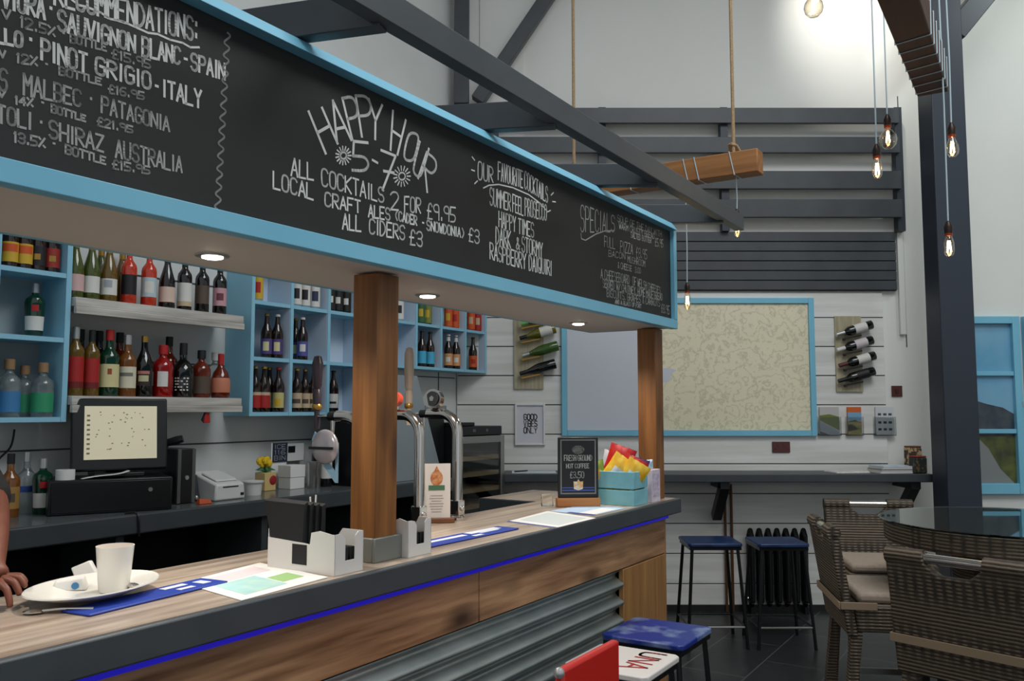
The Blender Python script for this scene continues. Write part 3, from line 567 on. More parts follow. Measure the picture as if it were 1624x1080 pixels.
for px, z, k, g, l, c, e, tx in (
 (669, 1.9055, 'beer', gl_brown, L_blue, C_black, None, 'beer bottle with a bright blue label, left of the pair in the short cubby unit'), (682, 1.9055, 'beer', gl_brown, L_blue, C_black, None, 'beer bottle with a bright blue label, right of the pair in the short cubby unit'),
 (711, 1.9055, 'beer', gl_brown, L_peach, C_white, L_white, 'beer bottle with a peach label and white neck, left of its pair'), (723, 1.9055, 'beer', gl_brown, L_peach, C_white, L_white, 'beer bottle with a peach label and white neck, right of its pair'),
 (750, 1.9055, 'beer', gl_brown, L_orange, C_black, L_red, 'beer bottle with an orange label in the last cubby on the right'),
 (633, 2.2205, 'can', C_silver, L_white, None, L_black, 'white beer can just right of the near wooden post'), (667, 2.2205, 'can', P('dark green can', (30, 70, 50)), P('green can wrap', (50, 100, 60)), None, L_yel, 'green beer can, left of two under the soffit'), (678, 2.2205, 'can', P('dark green can', (30, 70, 50)), P('olive can wrap', (120, 130, 60)), None, L_yel, 'olive green beer can, right of two under the soffit'),
 (711, 2.2205, 'can', L_orange, L_orange, None, L_yel, 'orange beer can, left of three in the top row'), (721.5, 2.2205, 'can', L_orange, L_orange, None, L_red, 'orange beer can, middle of three in the top row'), (732, 2.2205, 'can', L_orange, L_orange, None, L_yel, 'orange beer can, right of three in the top row'),
 (747, 2.2205, 'can', L_red, L_orange, None, L_tan, 'orange red beer can, left of two in the last top cubby'), (757, 2.2205, 'can', L_red, L_red, None, L_tan, 'red beer can, rightmost of all in the last top cubby')):
    b = bottle('beer_can' if k == 'can' else bb, k, px, 2.205, z, g, l, c, tx, 'can' if k == 'can' else 'bottle', 'cans and beers in the short cubby unit', emb=(e, .3, .7, .5) if e else None, py=560 if z < 2 else 510)
    if l is L_peach: part('neck_label', MB().lathe([(.0155, .212), (.0135, .245)], 14), L_white, b)

# ------------------------------------------------------------------ things on the back counter
CZ = CTZ+.0004
t = thing('cash_drawer', 'wide black cash drawer box under the till screen', 'cash drawer', B(-2.24, 2.06, CZ), RB-math.radians(25))
part('case', MB().box(0, .52, .004, .32, 0, .155), black, t, bevel=.006); part('drawer_front', MB().box(.01, .51, -.004, .0035, .01, .145), satin, t, bevel=.003)
part('lock', MB().tube([(.42, -.004, .10), (.42, -.012, .10)], .010, 12), brushed, t)
t = thing('till_screen', 'black touchscreen till showing a beige floor plan on the cash drawer', 'monitor', B(-1.926, 2.024, CZ+.1556), RB-math.radians(25))
part('stand', MB().box(-.11, .11, -.02, .20, 0, .022).box(-.05, .05, .05, .10, .022, .12), black, t, bevel=.005)
mb = MB(); mb.m = Matrix.Translation((0, -.03, .035)) @ Matrix.Rotation(math.radians(-9), 4, 'X')
mb.box(-.208, .208, 0, .05, 0, .338); part('bezel', mb, black, t, bevel=.008)
mb = MB(); mb.m = Matrix.Translation((0, -.03, .035)) @ Matrix.Rotation(math.radians(-9), 4, 'X'); mb.box(-.156, .160, -.0015, -.0004, .05, .30)
scr = part('display', mb, mat('beige lit screen', (196, 188, 160), .4, emit=.42), t, 'lit beige table plan display')
mb = MB(); mb.m = Matrix.Translation((0, -.03, .035)) @ Matrix.Rotation(math.radians(-9), 4, 'X')
for k in range(34): x, z = random.uniform(-.11, .12), random.uniform(.09, .27); q = random.uniform(.003, .008); mb.box(x, x+q, -.0028, -.0018, z, z+.004)
for k in range(9): mb.box(-.145, -.132, -.0028, -.0018, .075+k*.022, .083+k*.022)
part('table_marks', mb, mat('screen marks', (120, 112, 90), .5), scr)
t = thing('paper_roll', 'white till paper roll on the cash drawer', 'paper roll', B(-2.156, 2.078, CZ+.1556), RB); part('roll', MB().lathe([(.012, 0), (.040, 0), (.040, .045), (.012, .045), (.012, 0)], 20), papw, t); part('core', MB().lathe([(.009, .001), (.0115, .001), (.0115, .0452), (.009, .0452), (.009, .001)], 12), L_tan, t)
mb = MB(); mb.grid(lambda a, b: (a*.20, b*.07-.02, .012+.035*a*a+.006*math.sin(a*5)), 8, 2)
o = solo('till_receipt', mb, papw, 'loose white receipt curling off the cash drawer', 'receipt', B(-2.105, 2.035, CZ+.146), RB-math.radians(25)); sm = o.modifiers.new('thick', 'SOLIDIFY'); sm.thickness = .0008
t = thing('computer_tower', 'slim black computer tower with silver edges beside the till', 'computer', B(-1.625, 1.995, CZ), RB)
part('case', MB().box(0, .105, .012, .34, 0, .275), mat('graphite case', (44, 46, 49), .4), t, bevel=.004); part('front_panel', MB().box(.02, .085, .0, .0115, .004, .272), black, t, bevel=.002)
part('silver_trim', MB().box(0, .0195, .002, .0115, .004, .272).box(.0855, .105, .002, .0115, .004, .272), mat('grey silver', (110, 110, 110), .35, metal=.6), t); part('power_button', MB().tube([(.052, .0, .13), (.052, -.004, .13)], .011, 14), C_silver, t)
t = thing('barcode_scanner', 'small black handheld scanner lying on the computer tower', 'scanner', B(-1.58, 2.11, CZ+.2756), RB)
part('body', MB().tube([(-.04, .08, .016), (-.01, .04, .024), (.03, 0, .038), (.05, -.02, .046)], [.014, .018, .022, .018], 10), black, t); part('foot', MB().box(-.06, .01, .04, .10, 0, .012), black, t)
t = thing('card_terminal_dock', 'dark blue grey box standing between the tower and printer', 'box', B(-1.515, 2.06, CZ), RB); part('case', MB().hexa([(0, 0, 0), (.08, 0, 0), (.08, .26, 0), (0, .26, 0), (0, .03, .16), (.08, .03, .13), (.08, .25, .13), (0, .25, .16)]), mat('slate plastic', (48, 53, 62), .45), t, bevel=.005); part('knob', MB().ball((.05, -.004, .018), .012, 10), C_silver, t)
t = thing('receipt_printer', 'white receipt printer on the back counter', 'printer', B(-1.43, 1.955, CZ), RB)
part('body', MB().hexa([(0, 0, 0), (.20, 0, 0), (.20, .22, 0), (0, .22, 0), (.01, .0, .085), (.19, .0, .085), (.19, .21, .145), (.01, .21, .145)]), whitep, t, bevel=.010)
part('lid', MB().hexa([(.03, .03, .096), (.17, .03, .096), (.17, .15, .131), (.03, .15, .131), (.035, .035, .106), (.165, .035, .106), (.165, .15, .14), (.035, .15, .14)]), whitep, t, bevel=.004)
part('paper_slot', MB().box(.05, .15, -.002, -.0003, .066, .072), black, t); part('button', MB().box(.165, .185, -.003, -.0003, .02, .034), black, t)
solo('bottle_stopper', MB().hexa([(0, 0, 0), (.08, 0, 0), (.08, .035, 0), (0, .035, 0), (.008, .008, .028), (.07, .008, .02), (.07, .03, .02), (.008, .03, .028)]), mat('orange plastic', (196, 84, 40), .5), 'small orange plastic piece in front of the dark box', 'stopper', B(-1.565, 1.90, CZ), RB, bevel=.004)
t = thing('folded_tag', 'white folded tag lying at the front of the back counter', 'tag', B(-1.80, 1.87, CZ), RB); part('card', MB().hexa([(0, 0, 0), (.05, .01, 0), (.05, .018, 0), (0, .012, 0), (.002, 0, .02), (.05, .012, .045), (.05, .016, .045), (.002, .008, .022)]), papw, t)
t = thing('potted_flower', 'yellow flower in a cream patterned carton on the back counter', 'flower', B(-.905, 2.17, CZ), RB)
part('pot', MB().box(0, .085, 0, .085, 0, .105), mat('cream carton', (206, 178, 116), .6), t, bevel=.003); part('red_motif', MB().ball((.062, -.001, .06), .028, 12, (1, .18, 1)), P('red motif', (150, 22, 26)), t)
mb = MB()
for k in range(12): a = k*2.4; r = .012+.0022*k; mb.ball((.03+r*math.cos(a), .04+r*math.sin(a)*.8, .165+.012*math.sin(k)), .021, 8, (1, .8, 1.1))
part('petals', mb, mat('yellow petals', (226, 186, 20), .6), t); part('stem', MB().tube([(.04, .04, .105), (.035, .04, .15)], .004, 6), P('green stem', (50, 100, 50)), t)
mb = MB()
for k in range(6): a = k*1.05; mb.tube([(.04, .04, .106), (.04+.03*math.cos(a), .04+.03*math.sin(a), .125), (.04+.06*math.cos(a), .04+.06*math.sin(a), .118)], [.004, .009, .001], 6)
part('leaves', mb, P('leaf green', (64, 130, 84)), t)
t = thing('white_bin', 'small round white tub with a lid beside the printer', 'tub', B(-1.09, 2.06, CZ), RB); part('tub', MB().lathe([(0, 0), (.045, 0), (.052, .07), (0, .07)], 18), whitep, t); part('lid', MB().lathe([(0, .0705), (.060, .0705), (.060, .078), (0, .084)], 18), whitep, t)
t = thing('card_box', 'white cardboard box beside the steel shakers', 'box', B(-.745, 2.13, CZ), RB); part('box_base', MB().box(0, .115, 0, .10, 0, .068), papw, t, bevel=.002); part('box_lid', MB().box(-.003, .118, -.003, .103, .0685, .14), papw, t, bevel=.002)
t = thing('sign_card', 'small navy sign card with white writing propped at the back wall', 'sign', B(-.76, 2.27, CZ+.155), RB)
part('card', MB().box(0, .12, 0, .006, 0, .115), P('navy card', (22, 34, 58)), t); part('card_edge', MB().box(-.008, -.0005, 0, .006, 0, .115), papw, t); mb = MB()
for r_ in range(3): word(mb, ['GIN', 'BAR', '241'][r_][:3] if False else ['ICE', '116', 'BIN'][r_], (.012, .08-r_*.034), (.108, .08-r_*.034), (.012, .105-r_*.034), (.108, .105-r_*.034), .003, lambda p: (p[0], -.0006, p[1]))
part('card_writing', mb, chalk2, t); part('prop', MB().box(.0, .12, .0065, .03, -.155, 0.02), papw, t)
t = thing('thermostat_box', 'white control box with a black display on the wall behind the shakers', 'control box', B(-.60, BW, 1.27), RB); part('case', MB().box(0, .15, -.05, -.001, 0, .11), whitep, t, bevel=.005); part('display', MB().box(.012, .07, -.0522, -.0505, .055, .095), black, t)
for k, (px, h, tx) in enumerate(((470, .155, 'tall steel cocktail shaker, leftmost of the three beside the white box'), (481, .15, 'tall steel cocktail shaker, middle of the three beside the white box'), (494, .115, 'shorter steel shaker cup, rightmost of the three beside the white box'))):
    u, v = uv(px, 771, CTZ); solo('cocktail_shaker', MB().lathe([(0, 0), (.026, 0), (.028, .004), (.033, h), (.031, h), (.026, .008), (0, .008)], 20), brushed, tx, 'shaker', B(u+(k-1)*.035, 2.10+.02*k, CZ), RB, 'steel shakers on the back counter')
for px, v, k, tx in ((503, 2.21, 'bord', 'dark wine bottle with a white label on the back counter behind the shakers'), (517, 2.10, 'bord', 'dark wine bottle with a tall white label left of the first tap'), (532, 2.20, 'bord', 'dark wine bottle with a white label behind the round tap lens'), (546, 2.08, 'burg', 'dark wine bottle with a white label beside the near wooden post')):
    bottle(W, k, px, v, CZ, gl_dark, L_white, C_black, tx, group='wine bottles on the back counter', py=765)
t = thing('hanger_clip', 'red and black clip hanging under the lower shelf', 'clip', B(-1.36, 2.13, 1.57), RB); part('clip_red', MB().hexa([(-.012, 0, -.05), (.03, 0, -.05), (.03, .012, -.05), (-.012, .012, -.05), (-.004, 0, .005), (.022, 0, .005), (.022, .012, .005), (-.004, .012, .005)]), C_red, t, bevel=.003); part('clip_black', MB().hexa([(-.024, .002, -.035), (-.013, .002, -.045), (-.013, .010, -.045), (-.024, .010, -.035), (-.004, .002, .006), (.006, .002, .007), (.006, .01, .007), (-.004, .01, .006)]), C_black, t)
t = thing('wall_socket', 'white double wall socket behind the till screen', 'socket', B(-1.58, BW, 1.46), RB); part('plate', MB().box(0, .085, -.012, -.001, 0, .14), whitep, t, bevel=.003); part('plug', MB().box(.01, .05, -.045, -.0125, .075, .115), black, t, bevel=.004)
part('switch', MB().box(.05, .066, -.017, -.0125, .02, .045), whitep, t)
def cable(name, pts, r, m, label):
    P_ = [Vector(p) for p in pts]; out = []
    for i in range(len(P_)-1):
        p0, p1, p2, p3 = P_[max(i-1, 0)], P_[i], P_[i+1], P_[min(i+2, len(P_)-1)]
        for k in range(6):
            f = k/6; out.append(.5*((2*p1)+(p2-p0)*f+(2*p0-5*p1+4*p2-p3)*f*f+(3*p1-p0-3*p2+p3)*f**3))
    out.append(P_[-1]); return solo(name, MB().tube(out, r, 6), m, label, 'cable')
cable('power_cable', [B(-1.515, 2.345, 1.33), B(-1.47, 2.345, 1.32), B(-1.42, 2.27, 1.27), B(-1.37, 2.19, 1.235)], .004, black, 'thin black cable running from the tower to the receipt printer')
cable('screen_cable', [B(-2.25, 2.34, 1.50), B(-2.27, 2.33, 1.42), B(-2.33, 2.33, 1.35), B(-2.36, 2.31, 1.24), B(-2.30, 2.31, 1.127)], .005, black, 'black cable hanging down the wall left of the till screen')
cable('counter_cable', [B(-2.0, 1.86, CTZ+.005), B(-1.97, 1.825, CTZ+.006), B(-1.965, 1.808, CTZ-.02), B(-1.96, 1.806, CTZ-.10)], .005, black, 'black cable hanging over the front of the back counter')

# wine fridge, grey appliance panel
t = thing('wine_fridge', 'steel framed wine cooler with wooden racks behind the bar taps', 'fridge', B(.54, 1.85, 0), RB)
part('case', MB().box(0, .02, .002, .48, 0, 1.47).box(.57, .59, .002, .48, 0, 1.47).box(.0205, .5695, .46, .48, 0, 1.47).box(.0205, .5695, .002, .459, 1.45, 1.47).box(.0205, .5695, .002, .459, 0, .3), black, t)
part('control_strip', MB().box(0, .59, -.006, .0015, 1.405, 1.468), black, t, bevel=.003)
part('control_buttons', MB().box(.2, .235, -.0085, -.0062, 1.43, 1.45).box(.37, .40, -.0085, -.0062, 1.43, 1.45), P('dim grey key', (92, 94, 96)), t)
part('door_frame', MB().box(0, .045, -.03, -.0005, .3, 1.40).box(.545, .59, -.03, -.0005, .3, 1.40).box(.0455, .5445, -.03, -.0005, 1.35, 1.40).box(.0455, .5445, -.03, -.0005, .3, .35), brushed, t, 'brushed steel door frame', bevel=.002)
part('door_glass', MB().box(.046, .544, -.018, -.012, .351, 1.349), mat('tinted glass', (214, 220, 220), .03, trans=1, spec=.3), t)
for k in range(8): part('wine_rack', MB().box(.05, .54, -.008, .40, .42+k*.115, .452+k*.115), wood('rack beech', (176, 142, 102), (204, 172, 132), 0), t)
solo('black_tray', MB().box(0, .30, 0, .3, 0, .028), black, 'flat black tray on top of the wine cooler', 'tray', B(.55, 1.9, 1.4705), RB, bevel=.006)
t = thing('grey_appliance', 'pale grey slanted appliance panel standing behind the beer taps', 'appliance', B(0, 1.93, CTZ), RB)
part('front_panel', MB().prism([(-.42, .0), (.49, .0), (.49, .015), (.20, .70), (-.42, .70)], 0, .02, 'xz'), mat('pale grey enamel', (140, 150, 156), .35), t, bevel=.003)
part('side_panel', MB().prism([(.30, .48), (.535, .40), (.535, 0), (.50, 0)], .02, .2, 'xz'), black, t); part('top_lip', MB().box(.285, .53, -.004, .2, .47, .50), mat('lip grey', (120, 126, 126), .4), t)
part('rear_box', MB().box(-.40, .3, .021, .2, 0, .42), black, t)

# ------------------------------------------------------------------ beer taps
def tap(px, label, top, handle=None, badge=None, lens=False, R=.085, br=.043, st=.075):
    u, _ = uz(px, 825, .5); t = thing('beer_tap', label, 'tap', B(u, .47, CTZ+.0005), RB, 'swan neck beer taps on the bar')
    part('base_flange', MB().lathe([(0, 0), (.034, 0), (.034, .012), (.026, .02), (0, .02)], 20), steel, t)
    part('clamp', MB().box(-.022, .022, -.024, .024, .0205, .085).ball((0, -.026, .05), .012, 10), steel, t, bevel=.006)
    pts = [(0, 0, .08), (0, 0, .2), (0, 0, top-R)]+[(0, R-R*math.cos(a), top-R+R*math.sin(a)) for a in [PI/2*k/10 for k in range(1, 11)]]+[(0, R+st-.02, top), (0, R+st, top)]
    part('swan_neck', MB().tube(pts, .0225, 18), steel, t)
    part('collar', MB().tube([(0, R+st+.0005, top), (0, R+st+.04, top)], .018, 14), black, t)
    part('nozzle', MB().tube([(0, R+st+.025, top-.017), (0, R+st+.025, top-.065)], [.010, .007], 12), steel, t)
    if handle:
        m, hl, hn = handle
        part('rod', MB().tube([(0, R+st+.041, top), (0, R+st+.105, top)], .006, 10), steel, t)
        h = part('handle', MB().lathe([(0, -.05), (.012, -.05), (.014, -.02), (.010, .01), (.016, .04), (.018, .085), (.014, .10), (.012, .105), (.018, .12), (.022, .2), (.021, hl-.03), (.014, hl-.005), (0, hl)], 16, (0, R+st+.11, top)), m, t, hn)
        part('ferrule', MB().lathe([(.0165, .025), (.0195, .03), (.0195, .042), (.0165, .047)], 14, (0, R+st+.11, top)), C_gold, h)
    if badge:
        bd = part('badge', MB().tube([(0, R+.035, top+.062), (-.03, R+.03, top+.066)], br, 24), badge, t, 'round badge'); bd.location = (0, 0, 0)
        part('badge_face', MB().tube([(-.0305, R+.03, top+.0662), (-.034, R+.03, top+.0665)], br*.76, 20), mat('dark badge face', (58, 60, 62), .4, metal=.4), bd)
        part('badge_mark', MB().tube([(-.0345, R+.03, top+.0668), (-.037, R+.03, top+.067)], br*.3, 5), steel, bd)
        part('badge_arm', MB().tube([(0, R+.035, top+.021), (0, R+.035, top+.045)], .010, 10), steel, t)
    if lens:
        e = part('emblem_lens', MB().ball((-.07, R+.03, top-.115), .066, 24, (.35, 1, 1)), mat('smoky lens', (176, 170, 174), .25, metal=.3), t, 'round smoky emblem with a dark band')
        part('emblem_band', MB().box(-.096, -.09, R-.03, R+.09, top-.124, top-.114), black, e)
        part('ribbon', MB().prism([(R+.11, top-.06), (R+.125, top-.09), (R+.085, top-.165), (R+.0, top-.25), (R-.012, top-.25), (R-.012, top-.10), (R-.0, top-.10), (R+.0, top-.21), (R+.06, top-.15), (R+.088, top-.075)], -.045, -.04, 'yz'), mat('ribbon blue', (150, 190, 214), .5), e, 'pale blue ribbon')
tap(716, 'chrome swan neck beer tap with a round badge and pale handle, farthest of three', .452, (wood('pale tap handle', (176, 150, 128), (206, 186, 166), 2), .30, 'pale wooden pump handle'), steel)
tap(655, 'chrome swan neck beer tap right behind the near wooden post', .45, None, P('red tap badge', (196, 74, 50)), br=.030)
tap(575, 'chrome swan neck beer tap with a blue ribbon emblem left of the wooden post', .445, (mat('dark pump handle', (56, 44, 52), .35), .24, 'dark pump handle'), None, True, R=.13, st=.035)

# ------------------------------------------------------------------ things on the bar
def on(px, py, z=CTZ+.0006): p = atZ(px, py, z); return p
# blue mats
def barmat(p0, p1, wid, label, pale):
    a, b = p0, p1; d = (b-a); L_ = d.length; rz = math.atan2(d.y, d.x)
    t = thing('bar_mat', label, 'bar mat', a, rz); part('mat', MB().box(0, L_, -wid/2, wid/2, 0, .006), mat('royal blue rubber', (18, 52, 146), .5), t, bevel=.003)
    mb = MB()
    for x0, x1, y0, y1 in pale: mb.box(x0*L_, x1*L_, y0*wid, y1*wid, .0062, .0068)
    part('printed_marks', mb, mat('pale print', (206, 208, 214), .6), t)
barmat(on(118, 975), on(340, 922), .10, 'royal blue bar mat under the cup and saucer', [(.62, .8, .08, .3), (.66, .78, -.3, -.12), (.86, .93, -.2, .2)])
barmat(on(664, 867), on(806, 838), .105, 'royal blue bar mat with white print right of the wooden post', [(.02, .5, -.05, .2), (.56, .92, .02, .4), (.5, .6, -.4, -.2), (.64, .86, -.12, 0)])
# saucer, cup and its small things
sp = on(148, 948); sp.z = CTZ+.0072
t = thing('saucer', 'white oval saucer under the coffee cup on the bar', 'saucer', sp, math.radians(-12))
mb = MB(); mb.m = Matrix.Diagonal((1.06, 1.5, 1, 1)); mb.lathe([(0, 0), (.055, 0), (.075, .004), (.118, .022), (.125, .026), (.124, .029), (.115, .027), (.072, .008), (.05, .0045), (0, .0045)], 40); part('dish', mb, porc, t, sharp=60)
cp = on(180, 945); cp.z = CTZ+.0122
t = thing('coffee_cup', 'tall white handleless coffee cup with milky coffee', 'cup', cp, 0)
part('cup_body', MB().lathe([(0, 0), (.033, 0), (.036, .003), (.045, .112), (.0455, .114), (.043, .114), (.034, .008), (0, .008)], 36), porc, t, sharp=60)
part('coffee', MB().lathe([(0, .100), (.0412, .100), (.0412, .1005), (0, .1005)], 30), mat('milky coffee', (178, 140, 108), .3), t)
b0 = on(112, 943); b0.z = CTZ+.0127
t = thing('sugar_packet', 'white wrapped biscuit with a blue mark on the saucer', 'packet', b0, math.radians(20)); part('wrapper', MB().hexa([(-.04, -.022, 0), (.04, -.022, 0), (.04, .022, 0), (-.04, .022, 0), (-.036, -.018, .026), (.03, -.018, .034), (.03, .018, .034), (-.036, .018, .026)]), papw, t, bevel=.005); part('blue_mark', MB().tube([(.012, -.0212, .013), (.012, -.0232, .013)], .009, 10), L_teal, t)
b0 = on(140, 925); b0.z = CTZ+.0125
mb = MB(); mb.hexa([(-.03, -.015, 0), (.03, -.015, 0), (.03, .02, 0), (-.03, .02, 0), (-.045, .002, .03), (.0, -.006, .05), (.008, .002, .05), (-.045, .008, .03)]); solo('napkin', mb, papw, 'crumpled white napkin behind the biscuit on the saucer', 'napkin', b0, .3, bevel=.004)
def spoon(p, rz, label, L_=.14, tilt=0):
    t = thing('teaspoon', label, 'spoon', p, rz); part('bowl', MB().ball((0, 0, .005), .024, 14, (1, .68, .22)), steel, t); part('handle', MB().tube([(.02, 0, .006), (.06, 0, .009+tilt*.4), (L_, 0, .006+tilt)], [.004, .003, .0045], 8), steel, t)
p = on(208, 944); p.z = CTZ+.021; spoon(p, math.radians(140), 'small teaspoon resting on the saucer behind the cup', .09)
p = on(52, 974); p.z = CTZ+.001; spoon(p, math.radians(12), 'steel spoon lying on the bar left of the saucer', .13)
# menus and leaflets
def sheet(name, pts, label, m, cat='menu', prints=()):
    ps = [on(*p, CTZ+.0009) for p in pts]; c = sum(ps, Vector())/4; t = thing(name, label, cat, c, 0); q = [p-c for p in ps]
    part('paper', MB().hexa([(a.x, a.y, 0) for a in q]+[(a.x, a.y, .0016) for a in q]), m, t)
    for nm, mm, (x0, x1, y0, y1) in prints:
        f = lambda x, y: (q[0]*(1-x)+q[1]*x)*(1-y)+(q[3]*(1-x)+q[2]*x)*y
        co = [f(x0, y0), f(x1, y0), f(x1, y1), f(x0, y1)]
        part(nm, MB().hexa([(a.x, a.y, .0018) for a in co]+[(a.x, a.y, .0021) for a in co]), mm, t)
aqua = mat('aqua print', (156, 196, 198), .6, c2=(176, 206, 190), nscale=20); leaf = mat('green print', (150, 186, 120), .6); palep = mat('pale pink print', (216, 200, 202), .6)
sheet('map_leaflet', [(383, 953), (288, 925), (412, 893), (520, 916)], 'tourist map leaflet with aqua and green print lying near the caddy', papw, 'leaflet', [('sea_print', aqua, (.12, .62, .12, .6)), ('land_print', leaf, (.2, .45, .62, .88)), ('side_print', palep, (.66, .92, .2, .85))])
sheet('menu_sheet', [(880, 838), (803, 828), (868, 811), (945, 822)], 'white menu with a navy edge lying midway along the bar', papw, 'menu', [('edge_print', mat('navy edge', (40, 50, 130), .6), (.0, 1, 0, .06)), ('faint_print', mat('faint grey print', (200, 206, 204), .6), (.1, .9, .2, .9))])
sheet('menu_sheet', [(940, 818), (872, 811), (925, 801), (992, 806)], 'pale blue menu lying in front of the little chalkboard', mat('pale blue paper', (176, 198, 222), .6), 'menu', [('edge_print', mat('navy edge', (40, 50, 130), .6), (0, .6, 0, .1)), ('white_print', papw, (.05, .4, .1, .8))])
# napkin caddies
def caddy(u, v, s, label, napk):
    t = thing('napkin_caddy', label, 'caddy', B(u, v, CTZ+.0006), RB, 'white card caddies by the wooden post')
    w_, d_, h = .12, .27*s, .115; m = mat('white caddy', (212, 208, 202), .5)
    tab = lambda x0, x1: [(x1, 0), (x1, h*.82), (x1-.006, h*.95), (x1-.018, h), (x0+.018, h), (x0+.006, h*.95), (x0, h*.82), (x0, 0)]
    part('front_wall', MB().prism([(0, 0), (w_, 0), (w_, h), (w_-.022, h), (w_-.034, h*.9), (w_-.036, h*.32), (w_*.36, h*.32), (w_*.36, h*.85), (w_*.28, h*.97), (w_*.16, h), (0, h)], 0, .003, 'xz'), m, t)
    part('rear_wall', MB().prism([(0, 0), (w_, 0), (w_, h), (0, h)], d_-.003, d_, 'xz'), m, t)
    part('side_wall', MB().prism([(0, 0), (d_, 0), (d_, h*.78), (d_*.45, h*.72), (d_*.36, h*.7), (d_*.34, h), (d_*.22, h*1.06), (d_*.05, h), (0, h)], -.001, .002, 'yz'), m, t)
    part('side_slot', MB().prism([(d_*.40, h*.18), (d_*.62, h*.18), (d_*.62, h*.68), (d_*.40, h*.68)], -.0018, -.0012, 'yz'), blk, t, 'dark slot through the side')
    part('side_wall', MB().prism([(0, 0), (d_, 0), (d_, h*.78), (d_*.4, h*.72), (d_*.3, h), (0, h)], w_-.003, w_, 'yz'), m, t)
    part('floor_board', MB().box(.0005, w_-.004, .004, d_-.004, 0, .003), m, t)
    part('divider', MB().box(.003, w_-.004, d_*.42, d_*.42+.003, .004, h*.68), m, t)
    bl = mat('black paper napkins', (20, 20, 22), .8)
    if napk:
        mb = MB()
        for k in range(4): x = .008+k*.0245; mb.hexa([(x, d_*.52, .004), (x+.024, d_*.52, .004), (x+.024, d_*.92, .004), (x, d_*.92, .004), (x-.016, d_*.46-.01, .195-.004*k), (x+.0085, d_*.46, .20-.004*k), (x+.0085, d_*1.04, .205-.004*k), (x-.016, d_*1.04, .198)])
        solo('black_napkins', mb, bl, 'tall bundle of black napkins standing in the left white caddy', 'napkins', B(u, v, CTZ+.0006), RB)
    mb = MB()
    for k in range(3): mb.box(.02+k*.028, .04+k*.028, .012, d_*.36, .004, h*.62)
    solo('napkin_stack', mb, bl, f'short black napkins in the front pocket of the {"left" if napk else "right"} white caddy', 'napkins', B(u, v, CTZ+.0006), RB)
caddy(-2.572, .036, 1.0, 'white card caddy with a dark side slot left of the wooden post', True)
caddy(-2.225, .050, .62, 'smaller looking white card caddy right of the wooden post', False)
t = thing('straw_glass', 'clear plastic holder behind the black napkins', 'holder', B(-2.33, .36, CTZ+.0006), RB); part('holder', MB().lathe([(0, 0), (.026, 0), (.034, .13), (.032, .13), (.024, .004), (0, .004)], 18), clear, t); part('straws', MB().tube([(0, 0, .006), (.012, .004, .19)], .003, 6).tube([(.004, .006, .006), (-.008, .01, .185)], .003, 6), whitep, t)
# menu card stand
p = on(692, 829); t = thing('menu_card_stand', 'white upright menu card with an orange crest in a wooden block', 'menu card', p, math.radians(10))
part('wood_base', MB().box(-.075, .075, -.02, .02, 0, .020), wood('walnut block', (92, 52, 28), (122, 76, 44), 0), t, bevel=.003)
cc = part('card', MB().box(-.058, .058, -.002, .001, .0205, .245), mat('card white', (216, 206, 198), .6), t)
mb = MB().prism([(.0+.026*math.cos(a*PI/8), .185+.032*math.sin(a*PI/8)) for a in range(16)], -.0032, -.0022, 'xz').prism([(-.012, .213), (.012, .213), (0, .235)], -.0032, -.0022, 'xz'); part('crest', mb, mat('orange crest', (176, 92, 44), .6, c2=(206, 150, 100), nscale=90), cc)
part('crest_banner', MB().box(-.034, .034, -.0036, -.0024, .135, .155), P('green banner', (70, 110, 78)), cc); mb = MB()
for k in range(7): q = .02+.012*random.random(); mb.box(-q, q, -.0032, -.0022, .045+k*.011, .048+k*.011)
part('card_text', mb, mat('faint text', (170, 160, 152), .6), cc)
# small chalkboard
p = on(917, 803); t = thing('table_chalkboard', 'small framed chalkboard advert in a wooden block on the bar', 'chalkboard', p, math.radians(6))
part('wood_base', MB().box(-.108, .105, -.028, .028, 0, .042), wood('honey block', (160, 98, 48), (186, 124, 70), 0), t, bevel=.004)
bd = part('board', MB().box(-.100, .100, -.006, .006, .0425, .335), black, t, bevel=.003)
part('inner_line', MB().box(-.088, -.082, -.0074, -.0062, .06, .325).box(.082, .088, -.0074, -.0062, .06, .325).box(-.0815, .0815, -.0074, -.0062, .319, .325).box(-.0815, .0815, -.0074, -.0062, .06, .066), mat('grey line', (120, 122, 116), .6), bd)
f7 = lambda p: (p[0], -.0072, p[1]); mb = MB()
for s_, z, x0, x1, h in (("FRESH GROUND", .222, -.07, .07, .026), ("HOT COFFEE", .186, -.06, .055, .02), ("£3.50", .138, -.042, .03, .03)): word(mb, s_, (x0, z), (x1, z), (x0, z+h), (x1, z+h), .0035, f7)
part('board_writing', mb, chalk2, bd); part('logo', MB().prism([(.032*math.cos(a*PI/9), .272+.024*math.sin(a*PI/9)+(0 if math.sin(a*PI/9) > 0 else .006)) for a in range(18)], -.0074, -.0062, 'xz'), mat('grey logo', (112, 114, 108), .7, c2=(60, 62, 60), nscale=120), bd)
part('blue_bands', MB().box(-.08, .08, -.0074, -.0062, .088, .093).box(-.08, .08, -.0074, -.0062, .075, .081), P('blue band', (66, 84, 160)), bd); part('crest', MB().prism([(-.022, .085), (.0, .078), (.022, .085), (.024, .122), (.008, .12), (0, .132), (-.008, .12), (-.024, .122)], -.0088, -.0076, 'xz'), mat('orange white crest', (206, 150, 64), .6, c2=(222, 214, 200), nscale=70), bd)
